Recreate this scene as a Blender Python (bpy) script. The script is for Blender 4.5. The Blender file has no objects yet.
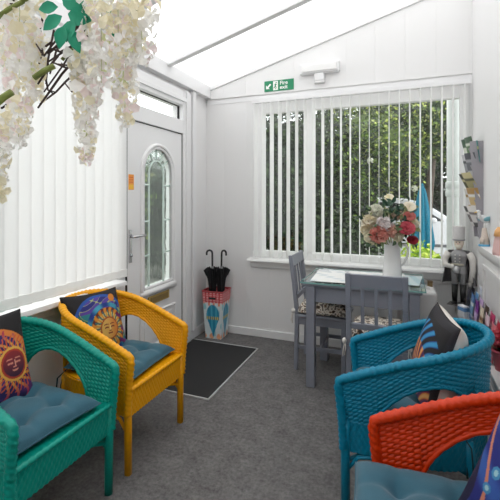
import bpy, math, random
import numpy as np
from mathutils import Vector, Matrix

rnd = random.Random(7)
rng = np.random.default_rng(11)
PI = math.pi
scene = bpy.context.scene
COL = scene.collection

# ------------------------------------------------------------------ helpers
def L(r, g, b):
    out = []
    for c in (r, g, b):
        c /= 255.0
        out.append(c / 12.92 if c <= 0.04045 else ((c + 0.055) / 1.055) ** 2.4)
    return tuple(out)

class MB:
    def __init__(self):
        self.v = []; self.f = []; self.c = []
    def add(self, verts, faces, col=None):
        o = len(self.v)
        self.v.extend([tuple(p) for p in verts])
        self.f.extend([tuple(i + o for i in f) for f in faces])
        if col is not None:
            if isinstance(col, tuple): self.c.extend([col] * len(verts))
            else: self.c.extend([tuple(c) for c in col])
        return self
    def box(self, x0, x1, y0, y1, z0, z1, M=None, col=None):
        p = [(x0,y0,z0),(x1,y0,z0),(x1,y1,z0),(x0,y1,z0),(x0,y0,z1),(x1,y0,z1),(x1,y1,z1),(x0,y1,z1)]
        if M is not None: p = [M @ Vector(q) for q in p]
        return self.add(p, [(0,3,2,1),(4,5,6,7),(0,1,5,4),(1,2,6,5),(2,3,7,6),(3,0,4,7)], col)
    def cbox(self, c, s, M=None, col=None):
        return self.box(c[0]-s[0]/2,c[0]+s[0]/2,c[1]-s[1]/2,c[1]+s[1]/2,c[2]-s[2]/2,c[2]+s[2]/2,M,col)
    def tube(self, pts, r, n=10, caps=True, col=None, twist=None, flat=1.0):
        pts = [Vector(p) for p in pts]; m = len(pts)
        rr = [r] * m if not hasattr(r, '__len__') else list(r)
        T = []
        for i in range(m):
            a = pts[max(i-1,0)]; b = pts[min(i+1,m-1)]
            t = (b - a); T.append(t.normalized() if t.length > 1e-9 else Vector((0,0,1)))
        ref = Vector((0,0,1)) if abs(T[0].z) < 0.9 else Vector((1,0,0))
        N = (ref - T[0] * ref.dot(T[0])).normalized()
        V = []; s = 0
        for i in range(m):
            if i:
                s += (pts[i]-pts[i-1]).length
                N = (N - T[i] * N.dot(T[i]))
                N = N.normalized() if N.length > 1e-6 else T[i].orthogonal().normalized()
            B = T[i].cross(N)
            for k in range(n):
                a = 2*PI*k/n
                q = rr[i]
                if twist: q *= 1 + twist[0]*math.sin(twist[1]*a + 2*PI*s/twist[2])
                V.append(pts[i] + N*(q*math.cos(a)) + B*(q*math.sin(a)*flat))
        F = []
        for i in range(m-1):
            for k in range(n):
                a = i*n+k; b = i*n+(k+1)%n
                F.append((a,b,b+n,a+n))
        if caps:
            F.append(tuple(reversed(range(n)))); F.append(tuple(range((m-1)*n, m*n)))
        return self.add(V, F, col)
    def lathe(self, prof, n=24, c=(0,0,0), M=None, col=None):
        V = []; m = len(prof)
        for r, z in prof:
            for k in range(n):
                a = 2*PI*k/n
                p = Vector((r*math.cos(a), r*math.sin(a), z))
                if M is not None: p = M @ p
                V.append(p + Vector(c))
        F = []
        for i in range(m-1):
            for k in range(n):
                a = i*n+k; b = i*n+(k+1)%n
                F.append((a,b,b+n,a+n))
        F.append(tuple(reversed(range(n)))); F.append(tuple(range((m-1)*n, m*n)))
        return self.add(V, F, col)
    def ell(self, c, r, n=16, m=10, M=None, col=None):
        prof = [(max(1e-4, math.sin(PI*i/m)), -math.cos(PI*i/m)) for i in range(m+1)]
        S = Matrix.Diagonal((r[0], r[1], r[2])).to_4x4()
        if M is not None: S = M @ S
        return self.lathe(prof, n, c, S, col)
    def prism(self, poly, axis, a0, a1, col=None):
        n = len(poly)
        def P(q, a):
            return (a,q[0],q[1]) if axis == 'x' else ((q[0],a,q[1]) if axis == 'y' else (q[0],q[1],a))
        V = [P(q,a0) for q in poly] + [P(q,a1) for q in poly]
        F = [tuple(range(n)), tuple(reversed(range(n,2*n)))]
        for i in range(n):
            j = (i+1)%n; F.append((i,i+n,j+n,j))
        return self.add(V, F, col)
    def grid(self, fn, nu, nv, col=None, closed=False):
        V = [fn(i/(nu if closed else nu-1), j/(nv-1)) for i in range(nu) for j in range(nv)]
        F = []
        for i in range(nu if closed else nu-1):
            for j in range(nv-1):
                a = i*nv+j; b = ((i+1)%nu)*nv+j
                F.append((a,b,b+1,a+1))
        return self.add(V, F, col)
    def build(self, name, mat=None, parent=None, smooth=False, bevel=0, solid=0, fix=True, seg=2):
        me = bpy.data.meshes.new(name)
        me.from_pydata(self.v, [], self.f); me.update()
        if self.c and len(self.c) == len(self.v):
            at = me.color_attributes.new('Col', 'FLOAT_COLOR', 'POINT')
            arr = np.ones((len(self.v), 4), dtype=np.float32); arr[:, :3] = np.array(self.c, dtype=np.float32)[:, :3]
            at.data.foreach_set('color', arr.ravel())
        if fix:
            import bmesh
            bm = bmesh.new(); bm.from_mesh(me); bmesh.ops.recalc_face_normals(bm, faces=bm.faces); bm.to_mesh(me); bm.free()
        o = bpy.data.objects.new(name, me); COL.objects.link(o)
        if mat: me.materials.append(mat)
        if smooth: me.polygons.foreach_set('use_smooth', [True]*len(me.polygons))
        if parent: o.parent = parent
        if solid:
            s = o.modifiers.new('thick','SOLIDIFY'); s.thickness = solid; s.offset = 0
        if bevel:
            b = o.modifiers.new('bev','BEVEL'); b.width = bevel; b.segments = seg; b.limit_method = 'ANGLE'; b.angle_limit = math.radians(40)
            if smooth is False:
                me.polygons.foreach_set('use_smooth', [True]*len(me.polygons))
                b.harden_normals = True
        return o

def tag(o, label=None, cat=None, group=None, kind=None):
    if label: o['label'] = label
    if cat: o['category'] = cat
    if group: o['group'] = group
    if kind: o['kind'] = kind
    return o
def thing(name, label, cat, loc=(0,0,0), rz=0, group=None):
    o = bpy.data.objects.new(name, None); COL.objects.link(o)
    o.empty_display_size = .1
    o.location = loc; o.rotation_euler = (0,0,rz)
    return tag(o, label, cat, group)
def struct(o):
    o['kind'] = 'structure'; return o
def dup(root, name=None):
    r = root.copy(); COL.objects.link(r)
    for ch in list(root.children):
        c = ch.copy(); COL.objects.link(c); c.parent = r
        for g in list(ch.children):
            d = g.copy(); COL.objects.link(d); d.parent = c
    return r

# ------------------------------------------------------------------ materials
def mat(name, col, rough=.5, metal=0, bump=0, bscale=40, var=0, vscale=8, spec=None, coat=0, sheen=0):
    m = bpy.data.materials.new(name); m.use_nodes = True
    nt = m.node_tree; n = nt.nodes; b = n['Principled BSDF']
    b.inputs['Base Color'].default_value = (*col, 1); b.inputs['Roughness'].default_value = rough
    b.inputs['Metallic'].default_value = metal
    if spec is not None: b.inputs['Specular IOR Level'].default_value = spec
    if coat: b.inputs['Coat Weight'].default_value = coat
    if sheen: b.inputs['Sheen Weight'].default_value = sheen
    tc = n.new('ShaderNodeTexCoord')
    if var:
        ns = n.new('ShaderNodeTexNoise'); ns.inputs['Scale'].default_value = vscale; ns.inputs['Detail'].default_value = 4
        nt.links.new(tc.outputs['Object'], ns.inputs['Vector'])
        mx = n.new('ShaderNodeMix'); mx.data_type = 'RGBA'
        mx.inputs['A'].default_value = (*[c*(1-var) for c in col], 1); mx.inputs['B'].default_value = (*[min(1, c*(1+var)) for c in col], 1)
        nt.links.new(ns.outputs['Fac'], mx.inputs['Factor']); nt.links.new(mx.outputs['Result'], b.inputs['Base Color'])
    if bump:
        nb = n.new('ShaderNodeTexNoise'); nb.inputs['Scale'].default_value = bscale; nb.inputs['Detail'].default_value = 3
        nt.links.new(tc.outputs['Object'], nb.inputs['Vector'])
        bp = n.new('ShaderNodeBump'); bp.inputs['Strength'].default_value = bump; bp.inputs['Distance'].default_value = .004
        nt.links.new(nb.outputs['Fac'], bp.inputs['Height']); nt.links.new(bp.outputs['Normal'], b.inputs['Normal'])
    return m
def vcmat(name, rough=.7, trans=0, bump=0, bscale=300):
    m = mat(name, (1,1,1), rough, bump=bump, bscale=bscale)
    nt = m.node_tree; b = nt.nodes['Principled BSDF']
    a = nt.nodes.new('ShaderNodeAttribute'); a.attribute_name = 'Col'
    nt.links.new(a.outputs['Color'], b.inputs['Base Color'])
    if trans:
        t = nt.nodes.new('ShaderNodeBsdfTranslucent'); mx = nt.nodes.new('ShaderNodeMixShader'); mx.inputs[0].default_value = trans
        nt.links.new(a.outputs['Color'], t.inputs['Color'])
        nt.links.new(b.outputs[0], mx.inputs[1]); nt.links.new(t.outputs[0], mx.inputs[2])
        nt.links.new(mx.outputs[0], nt.nodes['Material Output'].inputs['Surface'])
    return m
def translucent(name, col, tcol, fac):
    m = bpy.data.materials.new(name); m.use_nodes = True; nt = m.node_tree; n = nt.nodes
    b = n['Principled BSDF']; b.inputs['Base Color'].default_value = (*col,1); b.inputs['Roughness'].default_value = .6
    t = n.new('ShaderNodeBsdfTranslucent'); t.inputs['Color'].default_value = (*tcol,1)
    mx = n.new('ShaderNodeMixShader'); mx.inputs[0].default_value = fac
    nt.links.new(b.outputs[0], mx.inputs[1]); nt.links.new(t.outputs[0], mx.inputs[2])
    nt.links.new(mx.outputs[0], n['Material Output'].inputs['Surface'])
    return m
def thinglass(name, tint, refl=1.0, rough=0.0):
    m = bpy.data.materials.new(name); m.use_nodes = True; nt = m.node_tree; n = nt.nodes
    n.remove(n['Principled BSDF'])
    t = n.new('ShaderNodeBsdfTransparent'); t.inputs['Color'].default_value = (*tint,1)
    g = n.new('ShaderNodeBsdfGlossy'); g.inputs['Roughness'].default_value = rough
    fw = n.new('ShaderNodeLayerWeight'); fw.inputs['Blend'].default_value = .5
    fr = n.new('ShaderNodeMath'); fr.operation = 'POWER'; fr.inputs[1].default_value = 4.5; nt.links.new(fw.outputs['Facing'], fr.inputs[0])
    ml = n.new('ShaderNodeMath'); ml.operation = 'MULTIPLY_ADD'; ml.inputs[1].default_value = .9*refl; ml.inputs[2].default_value = .035*refl
    mx = n.new('ShaderNodeMixShader')
    nt.links.new(fr.outputs[0], ml.inputs[0]); nt.links.new(ml.outputs[0], mx.inputs[0])
    nt.links.new(t.outputs[0], mx.inputs[1]); nt.links.new(g.outputs[0], mx.inputs[2])
    nt.links.new(mx.outputs[0], n['Material Output'].inputs['Surface'])
    return m

M = {}
M['upvc'] = mat('white_upvc', (.80,.80,.805), .35)
M['upvc2'] = mat('bright_upvc', (.90,.90,.895), .3)
M['wall'] = mat('white_cladding', (.79,.785,.785), .5, var=.015, vscale=3)
# vertical tongue and groove joints on the back wall cladding
def cladding(name, col, pitch):
    m = mat(name, col, .45); nt = m.node_tree; n = nt.nodes; b = n['Principled BSDF']
    tc = n.new('ShaderNodeTexCoord'); sp = n.new('ShaderNodeSeparateXYZ'); nt.links.new(tc.outputs['Object'], sp.inputs[0])
    md = n.new('ShaderNodeMath'); md.operation = 'PINGPONG'; md.inputs[1].default_value = pitch/2
    nt.links.new(sp.outputs['X'], md.inputs[0])
    st = n.new('ShaderNodeMapRange'); st.inputs['From Min'].default_value = 0; st.inputs['From Max'].default_value = .004
    nt.links.new(md.outputs[0], st.inputs['Value'])
    bp = n.new('ShaderNodeBump'); bp.inputs['Strength'].default_value = .5; bp.inputs['Distance'].default_value = .003
    nt.links.new(st.outputs[0], bp.inputs['Height']); nt.links.new(bp.outputs['Normal'], b.inputs['Normal'])
    return m
M['clad'] = cladding('white_panel_cladding', (.78,.777,.775), .25)
M['dado'] = mat('grey_white_panel', (.74,.73,.73), .5)
M['roof'] = translucent('opal_polycarbonate', (.9,.9,.9), (.95,.95,.95), .62)
M['slat'] = translucent('blind_fabric', (.84,.84,.835), (.88,.88,.875), .44)
M['slatw'] = translucent('white_blind_strip', (.94,.945,.935), (.97,.975,.965), .5)
M['glass'] = thinglass('clear_glass', (.97,.98,.97), .9)
M['ttop'] = thinglass('table_glass', (.86,.93,.92), .8, .03)
M['gedge'] = mat('glass_edge_green', L(120,165,160), .15)
M['black'] = mat('black_rubber', (.012,.012,.012), .6)
M['blackcloth'] = mat('black_nylon', (.012,.012,.014), .55, bump=.3, bscale=90)
M['chrome'] = mat('brushed_chrome', (.62,.62,.63), .25, 1)
M['brass'] = mat('worn_brass', L(196,168,98), .4, .6)
M['grey'] = mat('grey_painted_wood', L(128,131,142), .4, bump=.05, bscale=60, var=.05, vscale=14)
M['enamel'] = mat('white_enamel', L(226,226,226), .2, coat=.3)
M['whitewood'] = mat('white_painted_wood', L(222,220,219), .4, var=.02)
M['vc'] = vcmat('printed_fabric', .8, bump=.15)
M['print'] = vcmat('printed_card', .35)
M['petal'] = vcmat('silk_petal', .7, trans=.35)
M['leafvc'] = vcmat('garden_leaf', .5, trans=.15)
M['bark'] = mat('bark', L(98,86,78), .9, bump=.6, bscale=30, var=.3, vscale=12)
M['twig'] = mat('dark_twig', L(62,46,42), .8, bump=.5, bscale=120, var=.25, vscale=60)
M['stem'] = mat('green_stem', L(120,132,62), .6, var=.3, vscale=40)
M['silkleaf'] = mat('teal_silk_leaf', L(16,146,110), .5, var=.3, vscale=30)
M['pad'] = mat('petrol_blue_cotton', L(44,92,110), .85, bump=.25, bscale=220, var=.06, vscale=20, sheen=.2)
M['padtie'] = mat('dark_teal_ribbon', L(30,68,76), .8)
M['signgreen'] = mat('sign_green', L(8,132,88), .4)
M['signwhite'] = mat('sign_white', L(240,242,238), .4)
M['sticker'] = mat('orange_sticker', L(238,156,60), .5)
M['stickery'] = mat('yellow_sticker', L(244,190,60), .5)
M['stickerr'] = mat('red_print', L(214,92,52), .5)
M['pipe'] = mat('white_pvc_pipe', (.80,.84,.83), .3)
M['parasol'] = mat('turquoise_canvas', L(14,112,138), .8, bump=.2, bscale=40)
M['car'] = mat('white_car_paint', L(236,238,244), .2, coat=.6)
M['cardark'] = mat('dark_car_glass', (.03,.035,.04), .08)
M['tyre'] = mat('tyre_rubber', (.02,.02,.02), .8)
M['fence'] = mat('dark_timber_fence', L(74,70,66), .85, var=.3, vscale=5, bump=.4, bscale=20)

def carpet():
    m = mat('grey_carpet', (.16,.157,.158), .95); nt = m.node_tree; n = nt.nodes; b = n['Principled BSDF']
    tc = n.new('ShaderNodeTexCoord')
    n1 = n.new('ShaderNodeTexNoise'); n1.inputs['Scale'].default_value = 11; n1.inputs['Detail'].default_value = 3
    n2 = n.new('ShaderNodeTexNoise'); n2.inputs['Scale'].default_value = 48; n2.inputs['Detail'].default_value = 4; n2.inputs['Roughness'].default_value = .75
    for q in (n1,n2): nt.links.new(tc.outputs['Object'], q.inputs['Vector'])
    r2 = n.new('ShaderNodeMapRange'); r2.inputs['From Min'].default_value = .3; r2.inputs['From Max'].default_value = .7
    nt.links.new(n2.outputs['Fac'], r2.inputs['Value'])
    ad = n.new('ShaderNodeMath'); ad.operation = 'ADD'
    ml = n.new('ShaderNodeMath'); ml.operation = 'MULTIPLY'; ml.inputs[1].default_value = .55
    nt.links.new(n1.outputs['Fac'], ml.inputs[0]); 
    m2 = n.new('ShaderNodeMath'); m2.operation = 'MULTIPLY'; m2.inputs[1].default_value = .5
    nt.links.new(r2.outputs[0], m2.inputs[0]); nt.links.new(ml.outputs[0], ad.inputs[0]); nt.links.new(m2.outputs[0], ad.inputs[1])
    cr = n.new('ShaderNodeValToRGB'); cr.color_ramp.elements[0].color = (.045,.043,.043,1); cr.color_ramp.elements[1].color = (.225,.216,.213,1)
    cr.color_ramp.elements[0].position = .12; cr.color_ramp.elements[1].position = .95
    nt.links.new(ad.outputs[0], cr.inputs[0]); nt.links.new(cr.outputs[0], b.inputs['Base Color'])
    bp = n.new('ShaderNodeBump'); bp.inputs['Strength'].default_value = .7; bp.inputs['Distance'].default_value = .006
    nt.links.new(n2.outputs['Fac'], bp.inputs['Height']); nt.links.new(bp.outputs['Normal'], b.inputs['Normal'])
    return m
M['carpet'] = carpet()
M['mat'] = mat('charcoal_mat', (.018,.018,.019), .95, bump=.8, bscale=160, var=.35, vscale=120)

def frosted():
    m = bpy.data.materials.new('obscured_door_glass'); m.use_nodes = True; nt = m.node_tree; n = nt.nodes
    n.remove(n['Principled BSDF'])
    tc = n.new('ShaderNodeTexCoord'); mp = n.new('ShaderNodeMapping'); mp.inputs['Scale'].default_value = (26, 26, 12)
    nt.links.new(tc.outputs['Object'], mp.inputs['Vector'])
    ns = n.new('ShaderNodeTexNoise'); ns.inputs['Scale'].default_value = 1; nt.links.new(mp.outputs[0], ns.inputs['Vector'])
    bp = n.new('ShaderNodeBump'); bp.inputs['Strength'].default_value = .45; bp.inputs['Distance'].default_value = .01
    nt.links.new(ns.outputs['Fac'], bp.inputs['Height'])
    rf = n.new('ShaderNodeBsdfRefraction'); rf.inputs['IOR'].default_value = 1.12; rf.inputs['Roughness'].default_value = .14
    rf.inputs['Color'].default_value = (.88,.96,.90,1)
    nt.links.new(bp.outputs['Normal'], rf.inputs['Normal'])
    df = n.new('ShaderNodeBsdfTranslucent'); df.inputs['Color'].default_value = (.8,.9,.87,1)
    gl = n.new('ShaderNodeBsdfGlossy'); gl.inputs['Roughness'].default_value = .15; nt.links.new(bp.outputs['Normal'], gl.inputs['Normal'])
    m1 = n.new('ShaderNodeMixShader'); m1.inputs[0].default_value = .06
    nt.links.new(rf.outputs[0], m1.inputs[1]); nt.links.new(df.outputs[0], m1.inputs[2])
    m2 = n.new('ShaderNodeMixShader'); m2.inputs[0].default_value = .08
    nt.links.new(m1.outputs[0], m2.inputs[1]); nt.links.new(gl.outputs[0], m2.inputs[2])
    nt.links.new(m2.outputs[0], n['Material Output'].inputs['Surface'])
    return m
M['frost'] = frosted()

# ------------------------------------------------------------------ room shell
XL, XR, YB, YF = -1.96, .52, 3.71, -1.1
EAVE, SLOPE = 2.55, .282
def roofz(x): return EAVE + SLOPE * (x - XL)

struct(MB().box(XL-.12, XR+.1, YF-.1, YB+.1, -.08, 0).build('floor', M['carpet']))
# roof sheets (opal polycarbonate between rafters)
b = MB()
t_ = .02
b.prism([(XL-.15, roofz(XL-.15)), (XR+.1, roofz(XR+.1)), (XR+.1, roofz(XR+.1)+t_), (XL-.15, roofz(XL-.15)+t_)], 'y', YF-.1, YB+.12)
ceil = b.build('ceiling', None); ceil.data.materials.append(M['roof']); struct(ceil)
# a single translucent sheet would scatter twice: keep just the lower skin
ceil.data.clear_geometry()
ceil.data.from_pydata([(XL-.15,YF-.1,roofz(XL-.15)),(XR+.1,YF-.1,roofz(XR+.1)),(XR+.1,YB+.12,roofz(XR+.1)),(XL-.15,YB+.12,roofz(XL-.15))], [], [(0,1,2,3)])
k = 1
for y in (2.91, 2.11, 1.31, .51, -.29):
    b = MB()
    b.prism([(XL+.02, roofz(XL+.02)-.035), (XR, roofz(XR)-.035), (XR, roofz(XR)-.002), (XL+.02, roofz(XL+.02)-.002)], 'y', y-.03, y+.03)
    struct(b.build('trim_%d' % k, M['upvc'], bevel=.004)); k += 1

# left wall: low wall, fascia, end post
WY0, WY1 = -.75, 2.285          # window opening
b = MB()
b.box(XL-.1, XL, YF, 2.315, 0, .765)
b.box(XL-.1, XL, YF, WY0, .765, 2.40)
b.box(XL-.1, XL, 3.33, YB, 0, 2.40)
b.box(XL-.1, XL, YF, YB, 2.40, EAVE+.02)
struct(b.build('wall_left', M['wall']))
b = MB(); b.box(XL, XL+.06, YF, YB, 2.435, EAVE+.012); b.box(XL, XL+.045, 3.36, 3.42, 0.09, 2.435)
struct(b.build('trim_eaves', M['upvc'], bevel=.006))
b = MB(); b.box(XL, XL+.018, YF, 2.315, 0, .10); b.box(XL, XL+.018, 3.30, YB, 0, .09)
struct(b.build('baseboard_left', M['upvc'], bevel=.004))
# left window
w1 = thing('window_1', None, None, (XL, 0, 0)); struct(w1)
b = MB()
def fr(b, x0,x1,y0,y1,z0,z1,t):
    b.box(x0,x1,y0,y0+t,z0,z1); b.box(x0,x1,y1-t,y1,z0,z1); b.box(x0,x1,y0+t,y1-t,z0,z0+t); b.box(x0,x1,y0+t,y1-t,z1-t,z1)
fr(b, -.09, -.03, WY0, WY1+.03, .765, 2.40, .06)
for y in (.27, 1.31): b.box(-.09,-.03,y-.035,y+.035,.825,2.34)
b.build('window_frame', M['upvc'], w1, bevel=.004)
MB().box(-.064,-.060,WY0+.06,WY1-.03,.825,2.34).build('window_pane', M['glass'], w1)
b = MB(); b.prism([(-.03,.765),(.10,.765),(.10,.775),(.095,.795),(-.03,.80)], 'y', YF+.02, 2.312)
b.box(0, .03, YF+.02, 2.312, .70, .765)
b.build('window_sill', M['upvc'], w1, bevel=.003)

# back wall with window opening and gable
BX0, BX1, BZ0, BZ1 = -1.40, .495, .79, 2.345
SEAM = 2.425
b = MB()
b.box(XL, XR, YB, YB+.1, 0, BZ0); b.box(XL, BX0, YB, YB+.1, BZ0, SEAM); b.box(BX1, XR, YB, YB+.1, BZ0, SEAM); b.box(BX0, BX1, YB, YB+.1, BZ1, SEAM)
b.prism([(XL,SEAM),(XR,SEAM),(XR,roofz(XR)),(XL,roofz(XL))], 'y', YB-.014, YB+.1)
struct(b.build('wall_back', M['clad']))
b = MB(); b.box(XL, XR, YB-.004, YB, SEAM-.055, SEAM-.012); struct(b.build('trim_back', M['upvc'], bevel=.003))
b = MB(); b.prism([(XL,roofz(XL)-.05),(XR,roofz(XR)-.05),(XR,roofz(XR)-.003),(XL,roofz(XL)-.003)],'y',YB-.03,YB); struct(b.build('trim_gable', M['upvc'], bevel=.004))
b = MB(); b.box(XL, XR, YB-.018, YB, 0, .075); struct(b.build('baseboard_back', M['upvc'], bevel=.004))
b = MB(); b.box(-.10, XR, YB-.012, YB, .66, .69)
for x in (.0,.24,.50): b.box(x-.015,x+.015,YB-.010,YB,.075,.66)
struct(b.build('trim_dado', M['dado'], bevel=.003))
w2 = thing('window_2', None, None, (0, YB, 0)); struct(w2)
b = MB()
t = .065
b.box(BX0,BX0+t,.01,.07,BZ0,BZ1); b.box(BX1-t,BX1,.01,.07,BZ0,BZ1); b.box(BX0+t,BX1-t,.01,.07,BZ0,BZ0+.075); b.box(BX0+t,BX1-t,.01,.07,BZ1-.11,BZ1)
b.box(-.90,-.825,.005,.065,BZ0+.075,BZ1-.11)
b.build('window_frame', M['upvc2'], w2, bevel=.004)
MB().box(BX0+t,BX1-t,.042,.046,BZ0+.07,BZ1-.1).build('window_pane', M['glass'], w2)
b = MB(); b.prism([(0,.765),(-.10,.765),(-.10,.775),(-.095,.79),(0,.795)], 'x', -1.46, .515)
b.box(-1.44,.49,-.025,0,.70,.765)
b.build('window_sill', M['upvc2'], w2, bevel=.003)

# right wall, wall behind the camera
b = MB(); b.box(XR, XR+.1, YF, YB+.1, 0, roofz(XR)); struct(b.build('wall_right', M['wall']))
b = MB(); b.prism([(XL,0),(XR,0),(XR,roofz(XR)),(XL,roofz(XL))],'y',YF-.1,YF); struct(b.build('wall_front', M['wall']))
# panelled dado with shelf ledge on right wall
b = MB()
b.box(XR-.03, XR, .6, 3.05, 0, 1.03)
for y0,y1 in ((2.40,2.98),(1.70,2.28),(1.0,1.58)):
    fr(b, XR-.045, XR-.03, y0, y1, .66, .96, .03)
b.prism([(XR,1.075),(XR-.058,1.075),(XR-.058,1.05),(XR-.045,1.02),(XR-.03,1.0),(XR,1.0)], 'y', .6, 3.09)
struct(b.build('trim_right', M['whitewood'], bevel=.003))

# ------------------------------------------------------------------ front door with fanlight
d1 = thing('door_1', None, None, (XL, 0, 0)); struct(d1)
DY0, DY1, DZ1 = 2.408, 3.185, 1.985
b = MB()
b.box(-.09,.010,2.315,DY0-.006,0,2.40); b.box(-.09,.035,DY1+.006,3.335,0,2.40)
b.box(-.09,.035,DY0-.006,DY1+.006,DZ1+.006,2.115); b.box(-.09,.035,DY0-.006,DY1+.006,2.255,2.40)
b.box(-.09,.02,DY0-.006,DY1+.006,0,.035)
b.build('door_frame', M['upvc'], d1, bevel=.005)
b = MB(); b.box(.035,.048,3.235,3.275,.02,2.40); b.box(.035,.048,2.42,3.235,2.29,2.33)
b.build('frame_bead', M['upvc'], d1, bevel=.004)
MB().box(-.035,-.03,DY0-.006,DY1+.006,2.115,2.255).build('fanlight_pane', M['glass'], d1)
b = MB(); b.box(-.05,.022,DY0-.006,DY0,.035,DZ1+.006); b.box(-.05,.022,DY1,DY1+.006,.035,DZ1+.006); b.box(-.05,.022,DY0,DY1,DZ1,DZ1+.006)
b.box(-.03,.0,DY0-.006,DY0+.0,2.115,2.255); b.box(-.03,-.01,DY1,DY1+.006,2.12,2.25); b.box(-.03,-.01,DY0,DY1,2.251,2.255)
b.build('gasket', M['black'], d1)
# leaf with arched opening
GC, GW, GZ0, GZS = 2.815, .205, .665, 1.60
def arch(w, z0, zs, n=24, e=0):
    p = [(GC-w-e, z0-e), (GC+w+e, z0-e)]
    for i in range(n+1):
        a = PI*i/n; p.append((GC+(w+e)*math.cos(a), zs+(w+e)*math.sin(a)))
    return p
inner = arch(GW, GZ0, GZS)
cz = 1.1
def raypoly(poly, a):
    dx, dz = math.cos(a), math.sin(a); best = 0
    for i in range(len(poly)):
        (ax,az),(bx,bz) = poly[i], poly[(i+1)%len(poly)]
        ex, ez = bx-ax, bz-az; den = dx*ez - dz*ex
        if abs(den) < 1e-12: continue
        tt = ((ax-GC)*ez - (az-cz)*ex)/den; u = ((ax-GC)*dz - (az-cz)*dx)/den
        if tt > 0 and -1e-6 <= u <= 1+1e-6: best = max(best, tt)
    return (GC+dx*best, cz+dz*best)
outer = [(DY0,.04),(DY1,.04),(DY1,DZ1),(DY0,DZ1)]
angs = sorted(set([2*PI*i/120 for i in range(120)] + [math.atan2(z-cz, y-GC) % (2*PI) for y,z in outer+inner]))
V=[];F=[]
for a in angs:
    i_ = raypoly(inner,a); o_ = raypoly(outer,a)
    V += [(-.03,*i_),(.018,*i_),(-.03,*o_),(.018,*o_)]
n_ = len(angs)
for i in range(n_):
    p=i*4; q=((i+1)%n_)*4
    F += [(p+1,q+1,q+3,p+3),(p,p+2,q+2,q),(p,q,q+1,p+1),(p+3,q+3,q+2,p+2)]
leaf = MB(); leaf.add(V,F); leaf = leaf.build('door_leaf', M['upvc'], d1)
am = arch(GW, GZ0, GZS, 32, .03); am.append(am[0]); 
def dense(p, step=.03):
    out=[p[0]]
    for a,b2 in zip(p,p[1:]):
        n=max(1,int(math.dist(a,b2)/step)); out += [(a[0]+(b2[0]-a[0])*i/n, a[1]+(b2[1]-a[1])*i/n) for i in range(1,n+1)]
    return out
b = MB(); b.tube([(.022,y,z) for y,z in dense(am)], .016, 8); b.tube([(.018,y,z) for y,z in dense(arch(GW,GZ0,GZS,32,.005)+[arch(GW,GZ0,GZS,32,.005)[0]])], .012, 8)
b.box(.012,.04,GC-GW-.05,GC+GW+.05,.60,.64)
b.build('glazing_frame', M['upvc'], leaf, smooth=True)
g = MB(); a_ = arch(GW, GZ0, GZS, 32); g.add([(-.01,y,z) for y,z in a_], [tuple(range(len(a_)))]); g.build('leaded_glass', M['frost'], leaf)
M['came'] = mat('pale_glass_lead', L(226,244,236), .4)
b = MB()
iw = .105
ia = [(GC-iw, GZ0)] + [(GC+iw*math.cos(PI-PI*i/20), GZS+iw*math.sin(PI-PI*i/20)) for i in range(21)] + [(GC+iw, GZ0)]
b.tube([(-.004,y,z) for y,z in dense(ia)], .009, 6)
for z in (.92, 1.20, 1.50):
    b.tube([(-.004,GC-GW,z),(-.004,GC-iw,z)], .008, 6); b.tube([(-.004,GC+iw,z),(-.004,GC+GW,z)], .008, 6)
for a in (35, 62, 90, 118, 145):
    a=math.radians(a); b.tube([(-.004,GC+iw*math.cos(a),GZS+iw*math.sin(a)),(-.004,GC+GW*math.cos(a),GZS+GW*math.sin(a))], .008, 6)
b.build('came', M['came'], leaf, smooth=True)
b = MB()
def rectmould(b, y0,y1,z0,z1,r=.012):
    p=[(y0,z0),(y1,z0),(y1,z1),(y0,z1),(y0,z0)]
    b.tube([(.018,y,z) for y,z in dense(p)], r, 8)
rectmould(b, GC-.25, GC+.25, .17, .44); b.box(.012,.024,GC-.20,GC+.20,.215,.395)
b.build('lower_panel', M['upvc'], leaf, bevel=.003)
b = MB(); b.box(.016,.028,GC-.15,GC+.15,.515,.585); lb = b.build('letterbox', M['brass'], leaf, bevel=.003)
MB().box(.028,.033,GC-.125,GC+.125,.528,.572).build('letterbox_flap', mat('pale_brass', L(150,126,76), .5, .5), lb, bevel=.002)
b = MB(); b.box(.018,.028,2.428,2.458,.90,1.15); h=b.build('door_handle', M['chrome'], leaf, bevel=.004)
b = MB(); b.tube([(.028,2.443,1.10),(.065,2.443,1.10),(.072,2.46,1.10),(.072,2.52,1.102),(.070,2.575,1.098)], [.012,.011,.011,.010,.009], 10)
b.tube([(.028,2.443,.955),(.036,2.443,.955)],.011,10)
b.build('lever', M['chrome'], h, smooth=True)

def on_door(label,cat,name,m,y0,y1,z0,z1):
    o=MB().box(0,.002,y0-y0,y1-y0,0,z1-z0).build(name,m); o.location=(XL+.018,y0,z0); return tag(o,label,cat)
st = on_door('orange and yellow notice sticker on the white front door','sticker','notice_sticker',M['sticker'],2.425,2.487,1.455,1.572)
MB().box(.002,.0028,.004,.058,.006,.040).build('yellow_panel',M['stickery'],st)
b=MB()
for i in range(3):
    for j in range(4): b.box(.002,.0028,.008+j*.012,.008+j*.012+.008,.054+i*.018,.062+i*.018)
b.build('print',M['stickerr'],st)

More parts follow.
